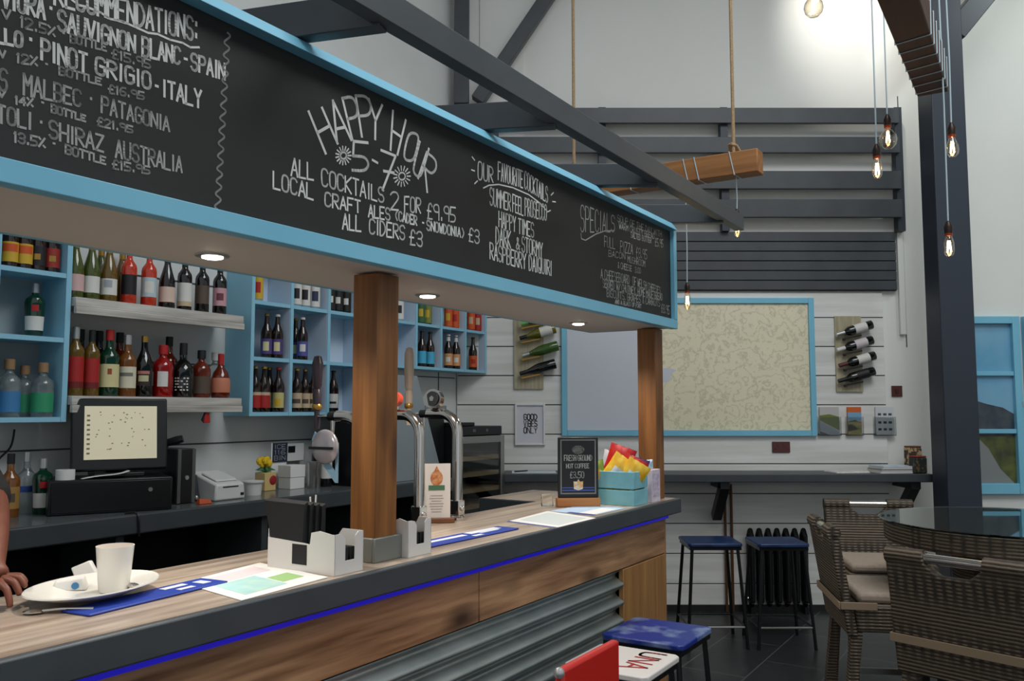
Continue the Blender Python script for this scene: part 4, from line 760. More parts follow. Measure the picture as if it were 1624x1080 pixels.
p = on(868, 803); solo('acrylic_block', MB().hexa([(-.03, -.012, 0), (.03, -.012, 0), (.03, .012, 0), (-.03, .012, 0), (-.03, .0, .06), (.03, .0, .06), (.03, .008, .06), (-.03, .008, .06)]), clear, 'clear acrylic menu holder behind the small chalkboard', 'holder', p, .4, bevel=.003)
# crate of crisps
cu, cv = -.50, .035
t = thing('crate', 'pale blue painted wooden crate holding crisp packets', 'crate', B(cu, cv, CTZ+.0006), RB)
aq = mat('aqua crate paint', (116, 178, 190), .55, c2=(130, 190, 200), nscale=12)
w_, d_, h = .17, .24, .165
for nm, f in (('left_slats', lambda z0, z1: MB().box(0, .010, 0, d_, z0, z1)), ('right_slats', lambda z0, z1: MB().box(w_-.010, w_, 0, d_, z0, z1)), ('front_slats', lambda z0, z1: MB().box(.0105, w_-.0105, 0, .010, z0, z1)), ('rear_slats', lambda z0, z1: MB().box(.0105, w_-.0105, d_-.010, d_, z0, z1))):
    part(nm.replace('left_', '').replace('right_', '').replace('front_', '').replace('rear_', '').replace('slats', 'slat'), f(0, .075), aq, t, bevel=.002); part('slat', f(.082, h), aq, t, bevel=.002)
part('crate_floor', MB().box(.0105, w_-.0105, .0105, d_-.0105, .0, .008), aq, t)
for x, y in ((.012, .012), (w_-.026, .012), (.012, d_-.026), (w_-.026, d_-.026)): part('corner_post', MB().box(x, x+.014, y, y+.014, .009, h-.004), aq, t)
def packet(u, v, z, rz, lean, side, m, m2, label, s=1.0):
    t = thing('crisp_packet', label, 'crisp packet', B(u, v, z), rz, 'crisp packets in the crate'); hw, hh = .062*s, .085*s
    M_ = Matrix.Rotation(lean, 4, 'X') @ Matrix.Rotation(side, 4, 'Y')
    mb = MB(); mb.m = M_
    def pf(sg): return lambda a, b: ((a-.5)*2*hw*(1-.06*math.sin(b*PI)), sg*.026*s*(math.sin(a*PI)**.6)*(math.sin(b*PI)**.6)+.0016*sg*math.sin(a*23), b*2*hh)
    mb.grid(pf(-1), 10, 10); mb.grid(pf(1), 10, 10, True); part('bag', mb, m, t, sharp=60)
    mb = MB(); mb.m = M_
    def pl(a, b): q = pf(-1)(.22+.56*a, .25+.42*b); return (q[0], q[1]-.0018, q[2])
    mb.grid(pl, 6, 6); part('logo_panel', mb, m2, t, sharp=60)
yel = mat('yellow foil', (226, 166, 26), .3, c2=(232, 196, 70), nscale=30); redf = mat('red foil', (172, 26, 24), .3, c2=(196, 40, 30), nscale=30); grn = mat('lime foil', (136, 158, 60), .35); wht = mat('silver foil', (206, 206, 212), .3); pur = mat('purple foil', (92, 48, 104), .35)
zc = CTZ+.06
packet(cu+.020, cv+.20, zc+.03, RB-1.0, .1, -.2, grn, yel, 'lime green crisp packet at the left of the crate', .75)
packet(cu+.030, cv+.165, zc+.015, RB-1.05, .08, .62, yel, wht, 'yellow crisp packet leaning right at the left end of the crate', 1.1)
packet(cu+.070, cv+.150, zc+.045, RB-.95, .02, .34, redf, yel, 'red crisp packet with the highest tip in the crate', 1.12)
packet(cu+.055, cv+.085, zc+.005, RB-1.05, .10, .55, yel, wht, 'yellow crisp packet at the front of the crate', 1.0)
packet(cu+.085, cv+.105, zc+.02, RB-1.0, .05, .50, redf, wht, 'red crisp packet between the two yellow ones in the crate', 1.0)
packet(cu+.110, cv+.19, zc+.04, RB-.9, 0, .25, wht, redf, 'silver crisp packet at the back of the crate', .95)
packet(cu+.130, cv+.06, zc+.035, RB-.8, .05, .30, pur, wht, 'purple and white crisp packet by the far wooden post', .8)
t = thing('snack_box', 'pale pink and white snack box at the bar end', 'box', B(-.30, .025, CTZ+.0006), RB)
part('carton', MB().box(0, .11, 0, .09, 0, .165), mat('pale pink carton', (206, 190, 204), .5, c2=(222, 214, 220), nscale=30), t, bevel=.002); part('carton_print', MB().box(.012, .098, -.0014, -.0004, .03, .145), mat('mauve print', (176, 160, 190), .5, c2=(216, 206, 216), nscale=50), t)
for k, (x, y) in enumerate(((.02, .025), (.065, .03))):
    part('sachet', MB().hexa([(x, y, .10), (x+.03, y, .10), (x+.03, y+.03, .10), (x, y+.03, .10), (x-.008, y, .20), (x+.026, y, .215), (x+.026, y+.02, .215), (x-.008, y+.02, .20)]), mat('pale blue sachet', (150, 190, 214), .4, c2=(206, 216, 224), nscale=40), t, bevel=.003)

# ------------------------------------------------------------------ far wall: map, racks, ledge
t = thing('framed_map', 'large contour map in a sky blue frame on the far wall', 'map', (1.43, FW-.021, 1.38))
part('frame', MB().box(-1.03, -.985, -.035, -.001, 0, 1.118).box(.977, 1.022, -.035, -.001, 0, 1.118).box(-.9845, .9765, -.035, -.001, 1.072, 1.118).box(-.9845, .9765, -.035, -.001, 0, .046), blue, t, bevel=.003)
def mapmat():
    m = bpy.data.materials.new('printed map'); m.use_nodes = True; nt = m.node_tree; L = nt.links.new; b = nt.nodes['Principled BSDF']; b.inputs['Roughness'].default_value = .6
    tc = nt.nodes.new('ShaderNodeTexCoord'); n = nt.nodes.new('ShaderNodeTexNoise'); n.inputs['Scale'].default_value = 3.5; n.inputs['Detail'].default_value = 9; n.inputs['Roughness'].default_value = .62; L(tc.outputs['Object'], n.inputs['Vector'])
    mu = nt.nodes.new('ShaderNodeMath'); mu.operation = 'MULTIPLY'; mu.inputs[1].default_value = 11; L(n.outputs['Fac'], mu.inputs[0])
    pp = nt.nodes.new('ShaderNodeMath'); pp.operation = 'PINGPONG'; pp.inputs[1].default_value = .5; L(mu.outputs[0], pp.inputs[0])
    r = nt.nodes.new('ShaderNodeValToRGB'); r.color_ramp.elements[0].position = .0; r.color_ramp.elements[0].color = lin((206, 200, 178)); r.color_ramp.elements[1].position = .2; r.color_ramp.elements[1].color = lin((234, 228, 206)); L(pp.outputs[0], r.inputs[0])
    n2 = nt.nodes.new('ShaderNodeTexNoise'); n2.inputs['Scale'].default_value = 2; L(tc.outputs['Object'], n2.inputs['Vector'])
    mx = nt.nodes.new('ShaderNodeMix'); mx.data_type = 'RGBA'; mx.blend_type = 'MULTIPLY'; r2 = nt.nodes.new('ShaderNodeValToRGB'); r2.color_ramp.elements[0].color = lin((242, 241, 226)); r2.color_ramp.elements[1].color = lin((255, 250, 244)); L(n2.outputs['Fac'], r2.inputs[0])
    mx.inputs[0].default_value = 1; L(r.outputs[0], mx.inputs[6]); L(r2.outputs[0], mx.inputs[7]); L(mx.outputs[2], b.inputs['Base Color']); return m
sh = part('map_sheet', MB().box(-.984, .976, -.018, -.004, .047, 1.071), mapmat(), t, 'cream printed map sheet with fine contour lines')
mb = MB(); co = [(-.983, .048), (-.36, .048), (-.33, .12), (-.27, .2), (-.31, .34), (-.25, .42), (-.16, .44), (-.14, .50), (-.10, .53), (-.17, .55), (-.24, .54), (-.30, .60), (-.36, .72), (-.43, .86), (-.41, .95), (-.48, 1.07), (-.983, 1.07)]
mb.prism(co, -.0192, -.0182, 'xz'); part('sea_area', mb, mat('map sea', (200, 204, 212), .55), sh, 'pale blue grey sea')
t = thing('print_frame', 'small white frame with three words of grey lettering', 'picture', (.145, FW-.021, 1.307))
part('frame', MB().box(-.122, -.106, -.024, -.001, 0, .334).box(.106, .122, -.024, -.001, 0, .334).box(-.1055, .1055, -.024, -.001, .318, .334).box(-.1055, .1055, -.024, -.001, 0, .016), mat('white frame', (222, 222, 222), .4), t, bevel=.002)
sh = part('print_sheet', MB().box(-.1055, .1055, -.012, -.003, .0165, .3175), mat('print paper', (206, 206, 212), .6), t); mb = MB()
for k, s_ in enumerate(("GOOD", "VIBES", "ONLY")): word(mb, s_, (-.052, .203-k*.053), (.06, .203-k*.053), (-.052, .248-k*.053), (.06, .248-k*.053), .0075, lambda p: (p[0], -.0128, p[1]))
part('lettering', mb, mat('grey lettering', (112, 108, 112), .7), sh)
def wall_rack(x, z0, z1, w_, label, m, rows, flip, gname):
    t = thing('wine_rack', label, 'wine rack', (x, FW-.021, z0)); part('back_board', MB().box(-w_/2, w_/2, -.018, -.001, 0, z1-z0), m, t, bevel=.002)
    ang = math.radians(16)
    for k, (zz, g, l, c, tx, dx) in enumerate(rows):
        h_ = part('holder', MB().bar((-.06, -.055, zz-.045-z0-.03), (.09, -.055, zz-.045-z0), .02, .012).box(-.05, -.035, -.052, -.0185, zz-.085-z0, zz-.073-z0), C_gold if not flip else black, t)
        b = thing('wine_bottle', tx, 'bottle', (x+dx, FW-.021-.062, zz), 0, gname)
        # bottle lies along the wall with its neck low on the left
        b.rotation_euler = (0, -PI/2-ang, 0)
        M_ = Matrix.Translation((0, 0, -.15)); mb = MB(); mb.m = M_; mb.lathe(PROF['burg' if not flip else 'bord'], 18); part('glass_body', mb, g, b)
        if l:
            mb = MB(); mb.m = M_; mb.lathe([(.0418 if not flip else .0382, q) for q in ((.03, .13) if not flip else (.05, .15))], 18); part('label', mb, l, b)
        mb = MB(); mb.m = M_; mb.lathe([(0, .215), (.0165, .215), (.0165, .299), (0, .30)], 14); part('capsule', mb, c, b)
gl_straw = G('straw wine glass', (128, 124, 30), .4)
wall_rack(.135, 1.757, 2.42, .24, 'pale board wine rack with four white wines beside the blue map frame', wood('rack board', (150, 140, 110), (186, 176, 150), 2),
          [(2.32, gl_straw, None, mat('lime capsule', (110, 180, 90), .5), 'white wine bottle with a lime green capsule, topmost in the left wall rack', .08), (2.205, gl_straw, L_white, C_black, 'white wine bottle with a broad white label, second in the left wall rack', .07), (2.065, G('fresh green glass', (76, 110, 40), .4), None, C_silver, 'bright green wine bottle with a silver capsule in the left wall rack', .09), (1.92, gl_dark, None, C_black, 'dark bottle with a black capsule, lowest in the left wall rack', .07)], False, 'bottles in the left wall rack')
wall_rack(2.73, 1.735, 2.35, .215, 'pale board wine rack with four red wines right of the map', wood('rack board', (150, 140, 110), (186, 176, 150), 2),
          [(2.235, gl_dark, L_white, C_silver, 'red wine bottle with a white label and silver capsule, topmost in the right wall rack', .03), (2.11, gl_dark, P('white pink label', (206, 196, 196)), C_white, 'red wine bottle with a white capsule, second in the right wall rack', .03), (1.985, gl_dark, L_white, P('maroon capsule', (90, 36, 34)), 'red wine bottle with a maroon capsule in the right wall rack', .045), (1.86, gl_dark, L_black, C_black, 'all black wine bottle, lowest in the right wall rack', .035)], True, 'bottles in the right wall rack')
def holder(x, w_, m, label, art):
    t = thing('leaflet_holder', label, 'leaflet holder', (x, FW-.021, 1.385)); part('acrylic', MB().box(-w_/2-.012, w_/2+.012, -.03, -.028, 0, .15).box(-w_/2-.012, w_/2+.012, -.028, -.001, 0, .004).box(-w_/2-.014, -w_/2-.012, -.03, -.001, 0, .15).box(w_/2+.012, w_/2+.014, -.03, -.001, 0, .15), mat('clear acrylic sheet', (240, 244, 244), .05, trans=1), t)
    t2 = thing('leaflet', label.replace('clear holder with a', 'stack of leaflets with a').replace('clear holder with', 'leaflets with'), 'leaflet', (x, FW-.021, 1.385)); part('cover', MB().box(-w_/2, w_/2, -.022, -.006, .0045, .228), m, t2)
    for nm, mm, poly in art: part(nm, MB().prism(poly, -.0232, -.0222, 'xz'), mm, t2)
holder(2.555, .155, mat('grey leaflet', (190, 186, 182), .5), 'clear holder with a river photo leaflet beside the map frame', [('river_print', P('river print', (150, 160, 176)), [(-.077, .04), (.0, .01), (.077, .01), (.077, .03), (-.02, .08), (-.077, .11)]), ('field_print', P('field print', (110, 120, 44)), [(-.077, .12), (.0, .08), (.077, .04), (.077, .15), (-.0, .17), (-.077, .16)]), ('bank_print', P('dark bank', (60, 62, 54)), [(-.077, .005), (.0, .005), (-.077, .035)])])
holder(2.757, .11, mat('orange leaflet top', (206, 100, 34), .5), 'clear holder with an orange topped hill leaflet', [('sky_print', P('sky print', (120, 166, 196)), [(-.055, .11), (.055, .11), (.055, .185), (-.055, .185)]), ('hill_print', P('hill print', (150, 140, 52)), [(-.055, .005), (.055, .005), (.055, .08), (.01, .125), (-.055, .11)]), ('dark_hill_print', P('dark hill print', (90, 96, 50)), [(-.055, .03), (.03, .05), (-.02, .09), (-.055, .085)])])
dots = [('icon_print', P('icon print', (70, 74, 82)), [(x+.0, z), (x+.026, z), (x+.026, z+.018), (x, z+.018)]) for z in (.04, .095, .16) for x in (-.055, -.012, .03)]
holder(3.0, .145, mat('white leaflet', (206, 208, 210), .5), 'clear holder with white icon leaflets near the wall corner', dots)
sockm = mat('brown socket plate', (84, 40, 34), .4)
t = thing('wall_socket', 'brown double wall socket under the map', 'socket', (2.165, FW-.021, 1.247)); part('plate', MB().box(-.072, .072, -.010, -.001, 0, .088), sockm, t, bevel=.003); part('switch', MB().box(-.03, -.016, -.014, -.0105, .05, .07), sockm, t); part('switch', MB().box(.016, .03, -.014, -.0105, .05, .07), sockm, t); part('pin_holes', MB().box(-.052, -.046, -.0112, -.0104, .02, .034).box(.046, .052, -.0112, -.0104, .02, .034), blk, t)
t = thing('light_switch', 'small brown switch plate right of the wine rack', 'switch', (3.122, FW, 1.697)); part('plate', MB().box(-.043, .043, -.012, -.001, 0, .088), sockm, t, bevel=.003); part('rocker', MB().box(-.012, .012, -.017, -.0125, .028, .06), P('dark rocker', (54, 28, 24)), t)
t = thing('wall_ledge', 'long dark grey drinks ledge under the map', 'ledge', (1.6, 6.55, 1.105)); part('board', MB().box(-1.66, 1.59, 0, FW-.021-6.55-.001, -.062, 0), grey, t, bevel=.006); part('back_rail', MB().box(-1.60, 1.5, .37, FW-.021-6.55-.001, -.115, -.0625), boardw, t)
for x in (-.86+.0, .02, 1.47):
    b = part('bracket', MB().bar((x, .06, -.085), (x, .345, -.36), .07, .07), black, t); b.data.name = 'bracket'
    part('bracket_arm', MB().box(x-.035, x+.035, .03, .365, -.115, -.0626), black, b)
t = thing('magazine_stack', 'small stack of magazines with a pale blue cover on the ledge', 'magazines', (2.95, 6.73, 1.1055), math.radians(8))
for k in range(5): part('magazine', MB().box(-.15+.006*k, .15-.012*(k % 2), -.10, .10, k*.011, k*.011+.0095), [papw, L_white, mat('grey cover', (150, 150, 150), .5), papw, mat('pale blue cover', (176, 196, 210), .4, c2=(214, 218, 222), nscale=14)][k], t)
solo('newspaper', MB().hexa([(-.14, -.10, 0), (.14, -.10, 0), (.14, .10, 0), (-.14, .10, 0), (-.135, -.095, .012), (.13, -.09, .018), (.13, .095, .018), (-.135, .095, .012)]), mat('newsprint', (186, 184, 180), .7, c2=(206, 204, 200), nscale=30), 'folded newspaper lying left of the magazine stack', 'newspaper', (2.60, 6.72, 1.1055), .15, bevel=.003)
t = thing('open_leaflets', 'scattered leaflets with pale blue print at the left end of the ledge', 'leaflets', (.12, 6.72, 1.1055)); part('sheet', MB().box(-.12, .22, -.1, .1, 0, .006), mat('pale blue leaflet', (186, 204, 208), .5, c2=(216, 218, 218), nscale=16), t); part('pen', MB().tube([(-.1, -.06, .011), (.0, .02, .013)], .005, 8), black, t)
def tin(x, y, h, m, lid, label):
    t = thing('patterned_tin', label, 'tin', (x, y, 1.1055), .3); part('body', MB().box(-.05, .05, -.045, .045, 0, h), m, t, bevel=.008); part('lid', MB().box(-.047, .047, -.042, .042, h+.0005, h+.012), lid, t, bevel=.004)
tin(3.155, 6.80, .19, mat('tin pattern brown', (64, 44, 34), .4, c2=(196, 166, 120), nscale=34, lo=.48, hi=.56), P('rust lid', (120, 56, 44)), 'taller patterned brown tin at the right end of the ledge')
tin(3.125, 6.66, .12, mat('tin pattern green', (28, 40, 34), .4, c2=(110, 84, 50), nscale=40, lo=.55, hi=.62), P('red lid', (150, 46, 40)), 'shorter dark green tin with a red lid at the right end of the ledge')
# blue framed window picture at the right
def window_picture(x0, x1, label, full):
    t = thing('window_picture', label, 'picture', ((x0+x1)/2, FW, .918)); w_ = (x1-x0)/2; H_ = 1.43
    part('frame', MB().box(-w_, -w_+.045, -.05, -.001, 0, H_).box(w_-.06, w_, -.05, -.001, 0, H_).box(-w_+.0455, w_-.0605, -.05, -.001, H_-.06, H_).box(-w_+.0455, w_-.0605, -.05, -.001, 0, .085), blue, t, bevel=.004)
    for z in (.50, .965): part('glazing_bar', MB().box(-w_+.0455, w_-.0605, -.04, -.012, z-.018, z+.018), blue, t, bevel=.003)
    a, b = -w_+.0455, w_-.0605
    sky = part('sky_print', MB().box(a, b, -.010, -.002, .0855, H_-.0605), mat('printed sky', (96, 160, 196), .15, c2=(140, 184, 206), nscale=1.4), t)
    f = lambda q: [(a+(b-a)*x, z) for x, z in q]
    part('hill_print', MB().prism(f([(0, .46), (1, .46), (1, .64), (.8, .69), (.5, .72), (.2, .76), (0, .77)]), -.0112, -.0104, 'xz'), mat('printed hill', (44, 56, 72), .2, c2=(70, 80, 84), nscale=9), sky)
    part('field_print', MB().prism(f([(0, .0856), (1, .0856), (1, .46), (0, .46)]), -.0122, -.0114, 'xz'), mat('printed field', (96, 104, 48), .2, c2=(56, 64, 42), nscale=8), sky)
    part('road_print', MB().prism(f([(0, .0857), (.95, .0857), (.7, .2), (.5, .36), (.35, .43), (.1, .43), (0, .40)]), -.0132, -.0124, 'xz'), mat('printed road', (128, 132, 130), .2), sky)
    part('hinge', MB().box(w_-.01, w_+.02, -.056, -.0505, .70, .74), C_silver, t)
window_picture(3.58, 4.12, 'blue window frame with a road and hill picture behind the dark post', True)
window_picture(4.155, 4.7, 'second blue window frame picture at the right edge of the view', True)
t = thing('radiator', 'black column radiator on the far wall behind the stools', 'radiator', (2.09, 6.87, 0))
for k in range(7): part('column', MB().tube([(-.21+k*.07, -.035, .10), (-.21+k*.07, -.035, .60), (-.21+k*.07, 0, .64), (-.21+k*.07, .035, .60), (-.21+k*.07, .035, .10), (-.21+k*.07, 0, .07), (-.21+k*.07, -.035, .10)], .022, 10), satin, t)
part('foot', MB().box(-.225, -.195, -.04, .04, 0, .055), satin, t); part('foot', MB().box(.195, .225, -.04, .04, 0, .055), satin, t); part('valve', MB().tube([(-.26, 0, .0), (-.26, 0, .12), (-.235, 0, .12)], .011, 8).ball((-.26, 0, .13), .022, 10), brushed, t)
solo('copper_pipe', MB().tube([(1.70, FW-.045, .0), (1.70, FW-.045, 1.0)], .011, 8).tube([(1.75, FW-.045, .0), (1.75, FW-.045, 1.0)], .011, 8), mat('brown pipe', (104, 68, 44), .4, metal=.4), 'thin brown pipes rising to the ledge behind the first stool', 'pipe')

# ------------------------------------------------------------------ stools
def stool(x, y, rz, s, h, m, label, spread=.05, lettering=None, group=None):
    t = thing('bar_stool', label, 'stool', (x, y, 0), rz, group); q = s/2
    part('seat', MB().prism([(-q, -q+.02), (-q+.02, -q), (q-.02, -q), (q, -q+.02), (q, q-.02), (q-.02, q), (-q+.02, q), (-q, q-.02)], h-.022, h, 'xy'), m, t, bevel=.005)
    part('seat_frame', MB().box(-q+.01, q-.01, -q+.01, q-.01, h-.045, h-.0225), satin, t)
    e = q-.03; g = q+spread-.03
    for sx in (-1, 1):
        for sy in (-1, 1): part('leg', MB().tube([(sx*e, sy*e, h-.046), (sx*g, sy*g, 0)], .0115, 8), satin, t)
    f = .78; zz = (h-.045)*(1-f); a = e+(g-e)*f
    for p0, p1 in (((-a, -a), (a, -a)), ((a, -a), (a, a)), ((a, a), (-a, a)), ((-a, a), (-a, -a))): part('foot_rail', MB().tube([(p0[0], p0[1], zz), (p1[0], p1[1], zz)], .008, 8), brushed if p0[1] < 0 and p1[1] < 0 else satin, t)
    if lettering:
        mb = MB(); fn = lambda p: (p[0], p[1], h+.0015); word(mb, lettering[0], *lettering[1:5], .011, fn); part('seat_lettering', mb, mat('red lettering', (170, 40, 40), .5), t)
    return t
navyseat = mat('navy seat print', (24, 44, 84), .3, c2=(40, 66, 110), nscale=10)
stool(1.375, 6.06, 0, .37, .69, navyseat, 'dark navy metal stool under the ledge, left of the radiator', .045)
stool(1.83, 6.03, 0, .35, .69, navyseat, 'dark navy metal stool standing in front of the radiator', .045)
bluep = mat('worn blue print', (24, 46, 126), .35, c2=(112, 130, 168), nscale=5, lo=.56, hi=.66)
stool(*B(-1.0, -.285)[:2], RB, .355, .68, bluep, 'bright blue worn seat stool by the end of the bar', .04)
stool(*B(-1.42, -.32)[:2], RB, .33, .67, mat('white seat paint', (214, 208, 202), .4), 'white seat stool with red lettering in front of the bar', .04, ("UNA", (.14, -.03), (-.10, -.03), (.14, -.12), (-.10, -.12)))
t = thing('bar_chair', 'bright red low backed metal chair at the bar front', 'chair', B(-2.245, -.60), RB)
redm = mat('red enamel', (190, 30, 22), .35); zb = .66
part('backrest', MB().prism([(-.17, .70), (.17, .70), (.17, .925), (-.17, .925)], -.014, .014, 'xz'), redm, t, bevel=.008)
part('seat', MB().box(-.17, .17, .03, .36, zb-.02, zb), redm, t, bevel=.008)
for sx in (-1, 1):
    part('back_upright', MB().tube([(sx*.15, .03, zb-.03), (sx*.15, .0, .72)], .011, 8), satin, t)
    for y0, y1 in ((.05, -.02), (.34, .40)): part('leg', MB().tube([(sx*.15, y0, zb-.021), (sx*.19, y1, 0)], .012, 8), satin, t)
part('corner_cap', MB().ball((-.168, 0, .915), .015, 10), C_silver, t)

# ------------------------------------------------------------------ rattan table and chairs
t = thing('bar_table', 'round woven rattan bar table with a glass top', 'table', (2.27, 3.92, 0))
part('glass_top', MB().lathe([(0, 1.082), (.565, 1.082), (.57, 1.085), (.57, 1.089), (.565, 1.092), (0, 1.092)], 64), mat('table glass', (190, 206, 202), .02, trans=1), t, 'round clear glass top', sharp=15)
part('woven_apron', MB().lathe([(0, .99), (.54, .99), (.548, 1.0), (.548, 1.075), (.54, 1.0805), (0, 1.0805)], 64), weave, t)
part('pedestal', MB().lathe([(0, .02), (.36, .02), (.36, .06), (.27, .12), (.24, .5), (.27, .93), (.33, .989), (0, .989)], 40), weave, t)
part('foot_ring', MB().lathe([(0, 0), (.37, 0), (.37, .0195), (0, .0195)], 40), black, t)
def chair(x, y, rz, label):
    t = thing('rattan_bar_chair', label, 'chair', (x, y, 0), rz, 'rattan chairs around the table'); tz = 1.055
    pts = [(-.245, .60), (.245, .60), (.245, tz-.01), (.235, tz), (.105, tz), (.095, tz-.035), (.05, tz-.07), (-.05, tz-.07), (-.095, tz-.035), (-.105, tz), (-.235, tz), (-.245, tz-.01)]
    mb = MB(); mb.m = Matrix(((1, 0, 0, 0), (0, 1, -.16, .74*.16-.225), (0, 0, 1, 0), (0, 0, 0, 1))); mb.prism(pts, -.022, .022, 'xz')
    part('backrest', mb, weave, t, bevel=.008)
    yb = -.225-.16*(tz-.02-.74)
    part('top_roll', MB().tube([(-.245, yb, tz-.012), (-.105, yb, tz-.012)], .031, 12), weave, t); part('top_roll', MB().tube([(.105, yb, tz-.012), (.245, yb, tz-.012)], .031, 12), weave, t)
    part('grip_bar', MB().tube([(-.13, yb, tz-.012), (.13, yb, tz-.012)], .019, 14), steel, t, 'chrome grip bar')
    part('seat_box', MB().box(-.235, .235, -.185, .235, .615, .735), weave, t, bevel=.012)
    part('cushion', MB().box(-.218, .218, -.175, .238, .7355, .785), cushm, t, 'beige seat cushion', bevel=.018)
    part('cane_band', MB().box(-.252, .252, -.262, -.2545, .715, .748).box(-.2525, -.2475, -.2535, -.1, .715, .748).box(.2475, .2525, -.2535, -.1, .715, .748), rimm, t, bevel=.002)
    for sx in (-1, 1):
        for y0, y1 in ((-.19, -.25), (.20, .22)):
            x0 = sx*.205; x1 = sx*.225; part('leg', MB().hexa([(x1-.018, y1-.018, 0), (x1+.018, y1-.018, 0), (x1+.018, y1+.018, 0), (x1-.018, y1+.018, 0), (x0-.03, y0-.03+.015, .6145), (x0+.03, y0-.03+.015, .6145), (x0+.03, y0+.03, .6145), (x0-.03, y0+.03, .6145)]), weave if y0 < 0 else mat('dark chair leg', (44, 38, 34), .5), t)
    part('stretcher', MB().box(-.19, .19, .197, .217, .22, .25), brushed, t)
chair(1.735, 4.06, math.radians(-99), 'rattan bar chair side on at the left of the glass table')
chair(2.03, 4.78, math.radians(180-8), 'rattan bar chair at the far side of the glass table')
chair(1.80, 3.32, math.radians(-50), 'nearest rattan bar chair with its back towards us at the right')

# ------------------------------------------------------------------ hanging timbers and bulbs
filam = mat('glowing filament', (255, 206, 140), .5, emit=26); cop = mat('copper collar', (150, 64, 40), .3, metal=.8); brz = mat('dark bronze', (44, 34, 28), .4, metal=.6)
def bulbglass():
    m = bpy.data.materials.new('thin bulb glass'); m.use_nodes = True; nt = m.node_tree; L = nt.links.new; out = nt.nodes['Material Output']; nt.nodes.remove(nt.nodes['Principled BSDF'])
    tr = nt.nodes.new('ShaderNodeBsdfTransparent'); tr.inputs[0].default_value = (1, .93, .82, 1); gl = nt.nodes.new('ShaderNodeBsdfGlossy'); gl.inputs['Roughness'].default_value = .05
    lw = nt.nodes.new('ShaderNodeLayerWeight'); lw.inputs[0].default_value = .35; mx = nt.nodes.new('ShaderNodeMixShader'); L(lw.outputs['Facing'], mx.inputs[0]); L(tr.outputs[0], mx.inputs[1]); L(gl.outputs[0], mx.inputs[2]); L(mx.outputs[0], out.inputs[0]); return m
bglass = bulbglass()
def pendant(px, py, Y, top, kind, label, s=1.0):
    p = atY(px, py, Y); t = thing('pendant_bulb', label, 'light', p, 0, 'bare filament bulbs')
    part('flex', MB().tube([(0, 0, .115*s), (.004, 0, (top-p.z)*.5), (0, 0, top-p.z)], .0045, 6), stringm, t)
    part('lamp_holder', MB().lathe([(0, .05), (.02, .05), (.022, .085), (.016, .10), (.008, .118), (0, .118)], 16), brz, t); part('collar', MB().lathe([(0, .036), (.0195, .036), (.0195, .0495), (0, .0495)], 16), cop, t)
    pr = {'tube': [(0, -.075), (.012, -.073), (.022, -.062), (.026, -.045), (.026, -.005), (.020, .02), (.015, .0355)], 'pear': [(0, -.075), (.018, -.071), (.03, -.055), (.034, -.035), (.030, -.01), (.018, .022), (.015, .0355)], 'globe': [(0, -.09), (.025, -.085), (.045, -.065), (.052, -.038), (.047, -.012), (.03, .012), (.016, .026), (.015, .0355)]}[kind]
    part('bulb', MB().lathe(pr, 20), bglass, t)
    mb = MB()
    for k in range(4): a = k*PI/2+.4; mb.tube([(.005*math.cos(a), .005*math.sin(a), .01), (.012*math.cos(a), .012*math.sin(a), -.05)], .0042, 6)
    part('filament', mb, filam, t); t.scale = (s, s, s); t.children[0].scale = (1, 1, 1/s)
    return t
pendant(1391, 262, 4.6, 6.19, 'tube', 'glowing tube bulb on a pale flex, lower left of the close pair by the slats')
pendant(1408, 212, 4.75, 6.19, 'globe', 'glowing round globe bulb on a pale flex beside the slat screen', .95)
pendant(1510, 228, 4.57, 3.98, 'pear', 'glowing pear shaped bulb hanging from the dark timber beside the blue post')
pendant(1505, 385, 4.5, 3.98, 'tube', 'glowing tube bulb hanging lowest in front of the dark post')
pendant(1290, 2, 4.5, 6.19, 'globe', 'glowing globe bulb at the very top of the view')
# dark timber hanging at upper right, running back parallel with the bar
e1 = atY(1478, 150, 4.75); d = (U*.98).normalized()
t = thing('hanging_timber', 'dark red brown timber beam hung high by the blue grey post', 'beam', (e1.x, e1.y, e1.z), math.atan2(d.y, d.x))
part('timber', MB().box(-2.4, 0, -.085, .075, .0, .17), darkbeam, t, bevel=.006)
for k in range(7):
    x = -.10-k*.13; part('wrapped_flex', MB().tube([(x, -.087, -.003), (x+.04, .077, -.003), (x+.05, .078, .172), (x+.02, -.088, .172), (x, -.087, -.003)], .0035, 6), stringm, t)
part('hanger_rope', MB().tube([(-.5, -.005, .17), (-.5, -.005, 6.19-e1.z)], .012, 8), rope, t)
# pale timber hanging over the bar
e2 = atY(1206, 256, 5.0); dd = (V*1.0).normalized()
t = thing('hanging_timber', 'orange brown timber beam hung on ropes in front of the slats', 'beam', (e2.x, e2.y, e2.z), math.atan2(dd.y, dd.x))
part('timber', MB().box(0, 1.5, -.06, .06, -.072, .068), lightbeam, t, bevel=.006)
for x in (.13, .35, .42, .8): part('wrapped_flex', MB().tube([(x, -.062, -.074), (x+.03, -.062, .07), (x+.04, .062, .07), (x+.01, .062, -.074), (x, -.062, -.074)], .0035, 6), stringm, t)
for x in (.16, 1.25):
    r_ = part('hanger_rope', MB().tube([(x, 0, .07), (x, 0, 6.19-e2.z)], .011, 8), rope, t); mb = MB()
    for k in range(5): mb.tube([(x-.04+k*.018, -.03, .07), (x-.02+k*.012, .0, .12+.012*(k % 3)), (x+.02-k*.005, .02, .13)], .008, 6)
    part('rope_knot', mb, rope, r_)
pendant(1169, 356, 5.075, e2.z+.03, 'tube', 'small bulb hanging beside the end of the long dark beam', .8)
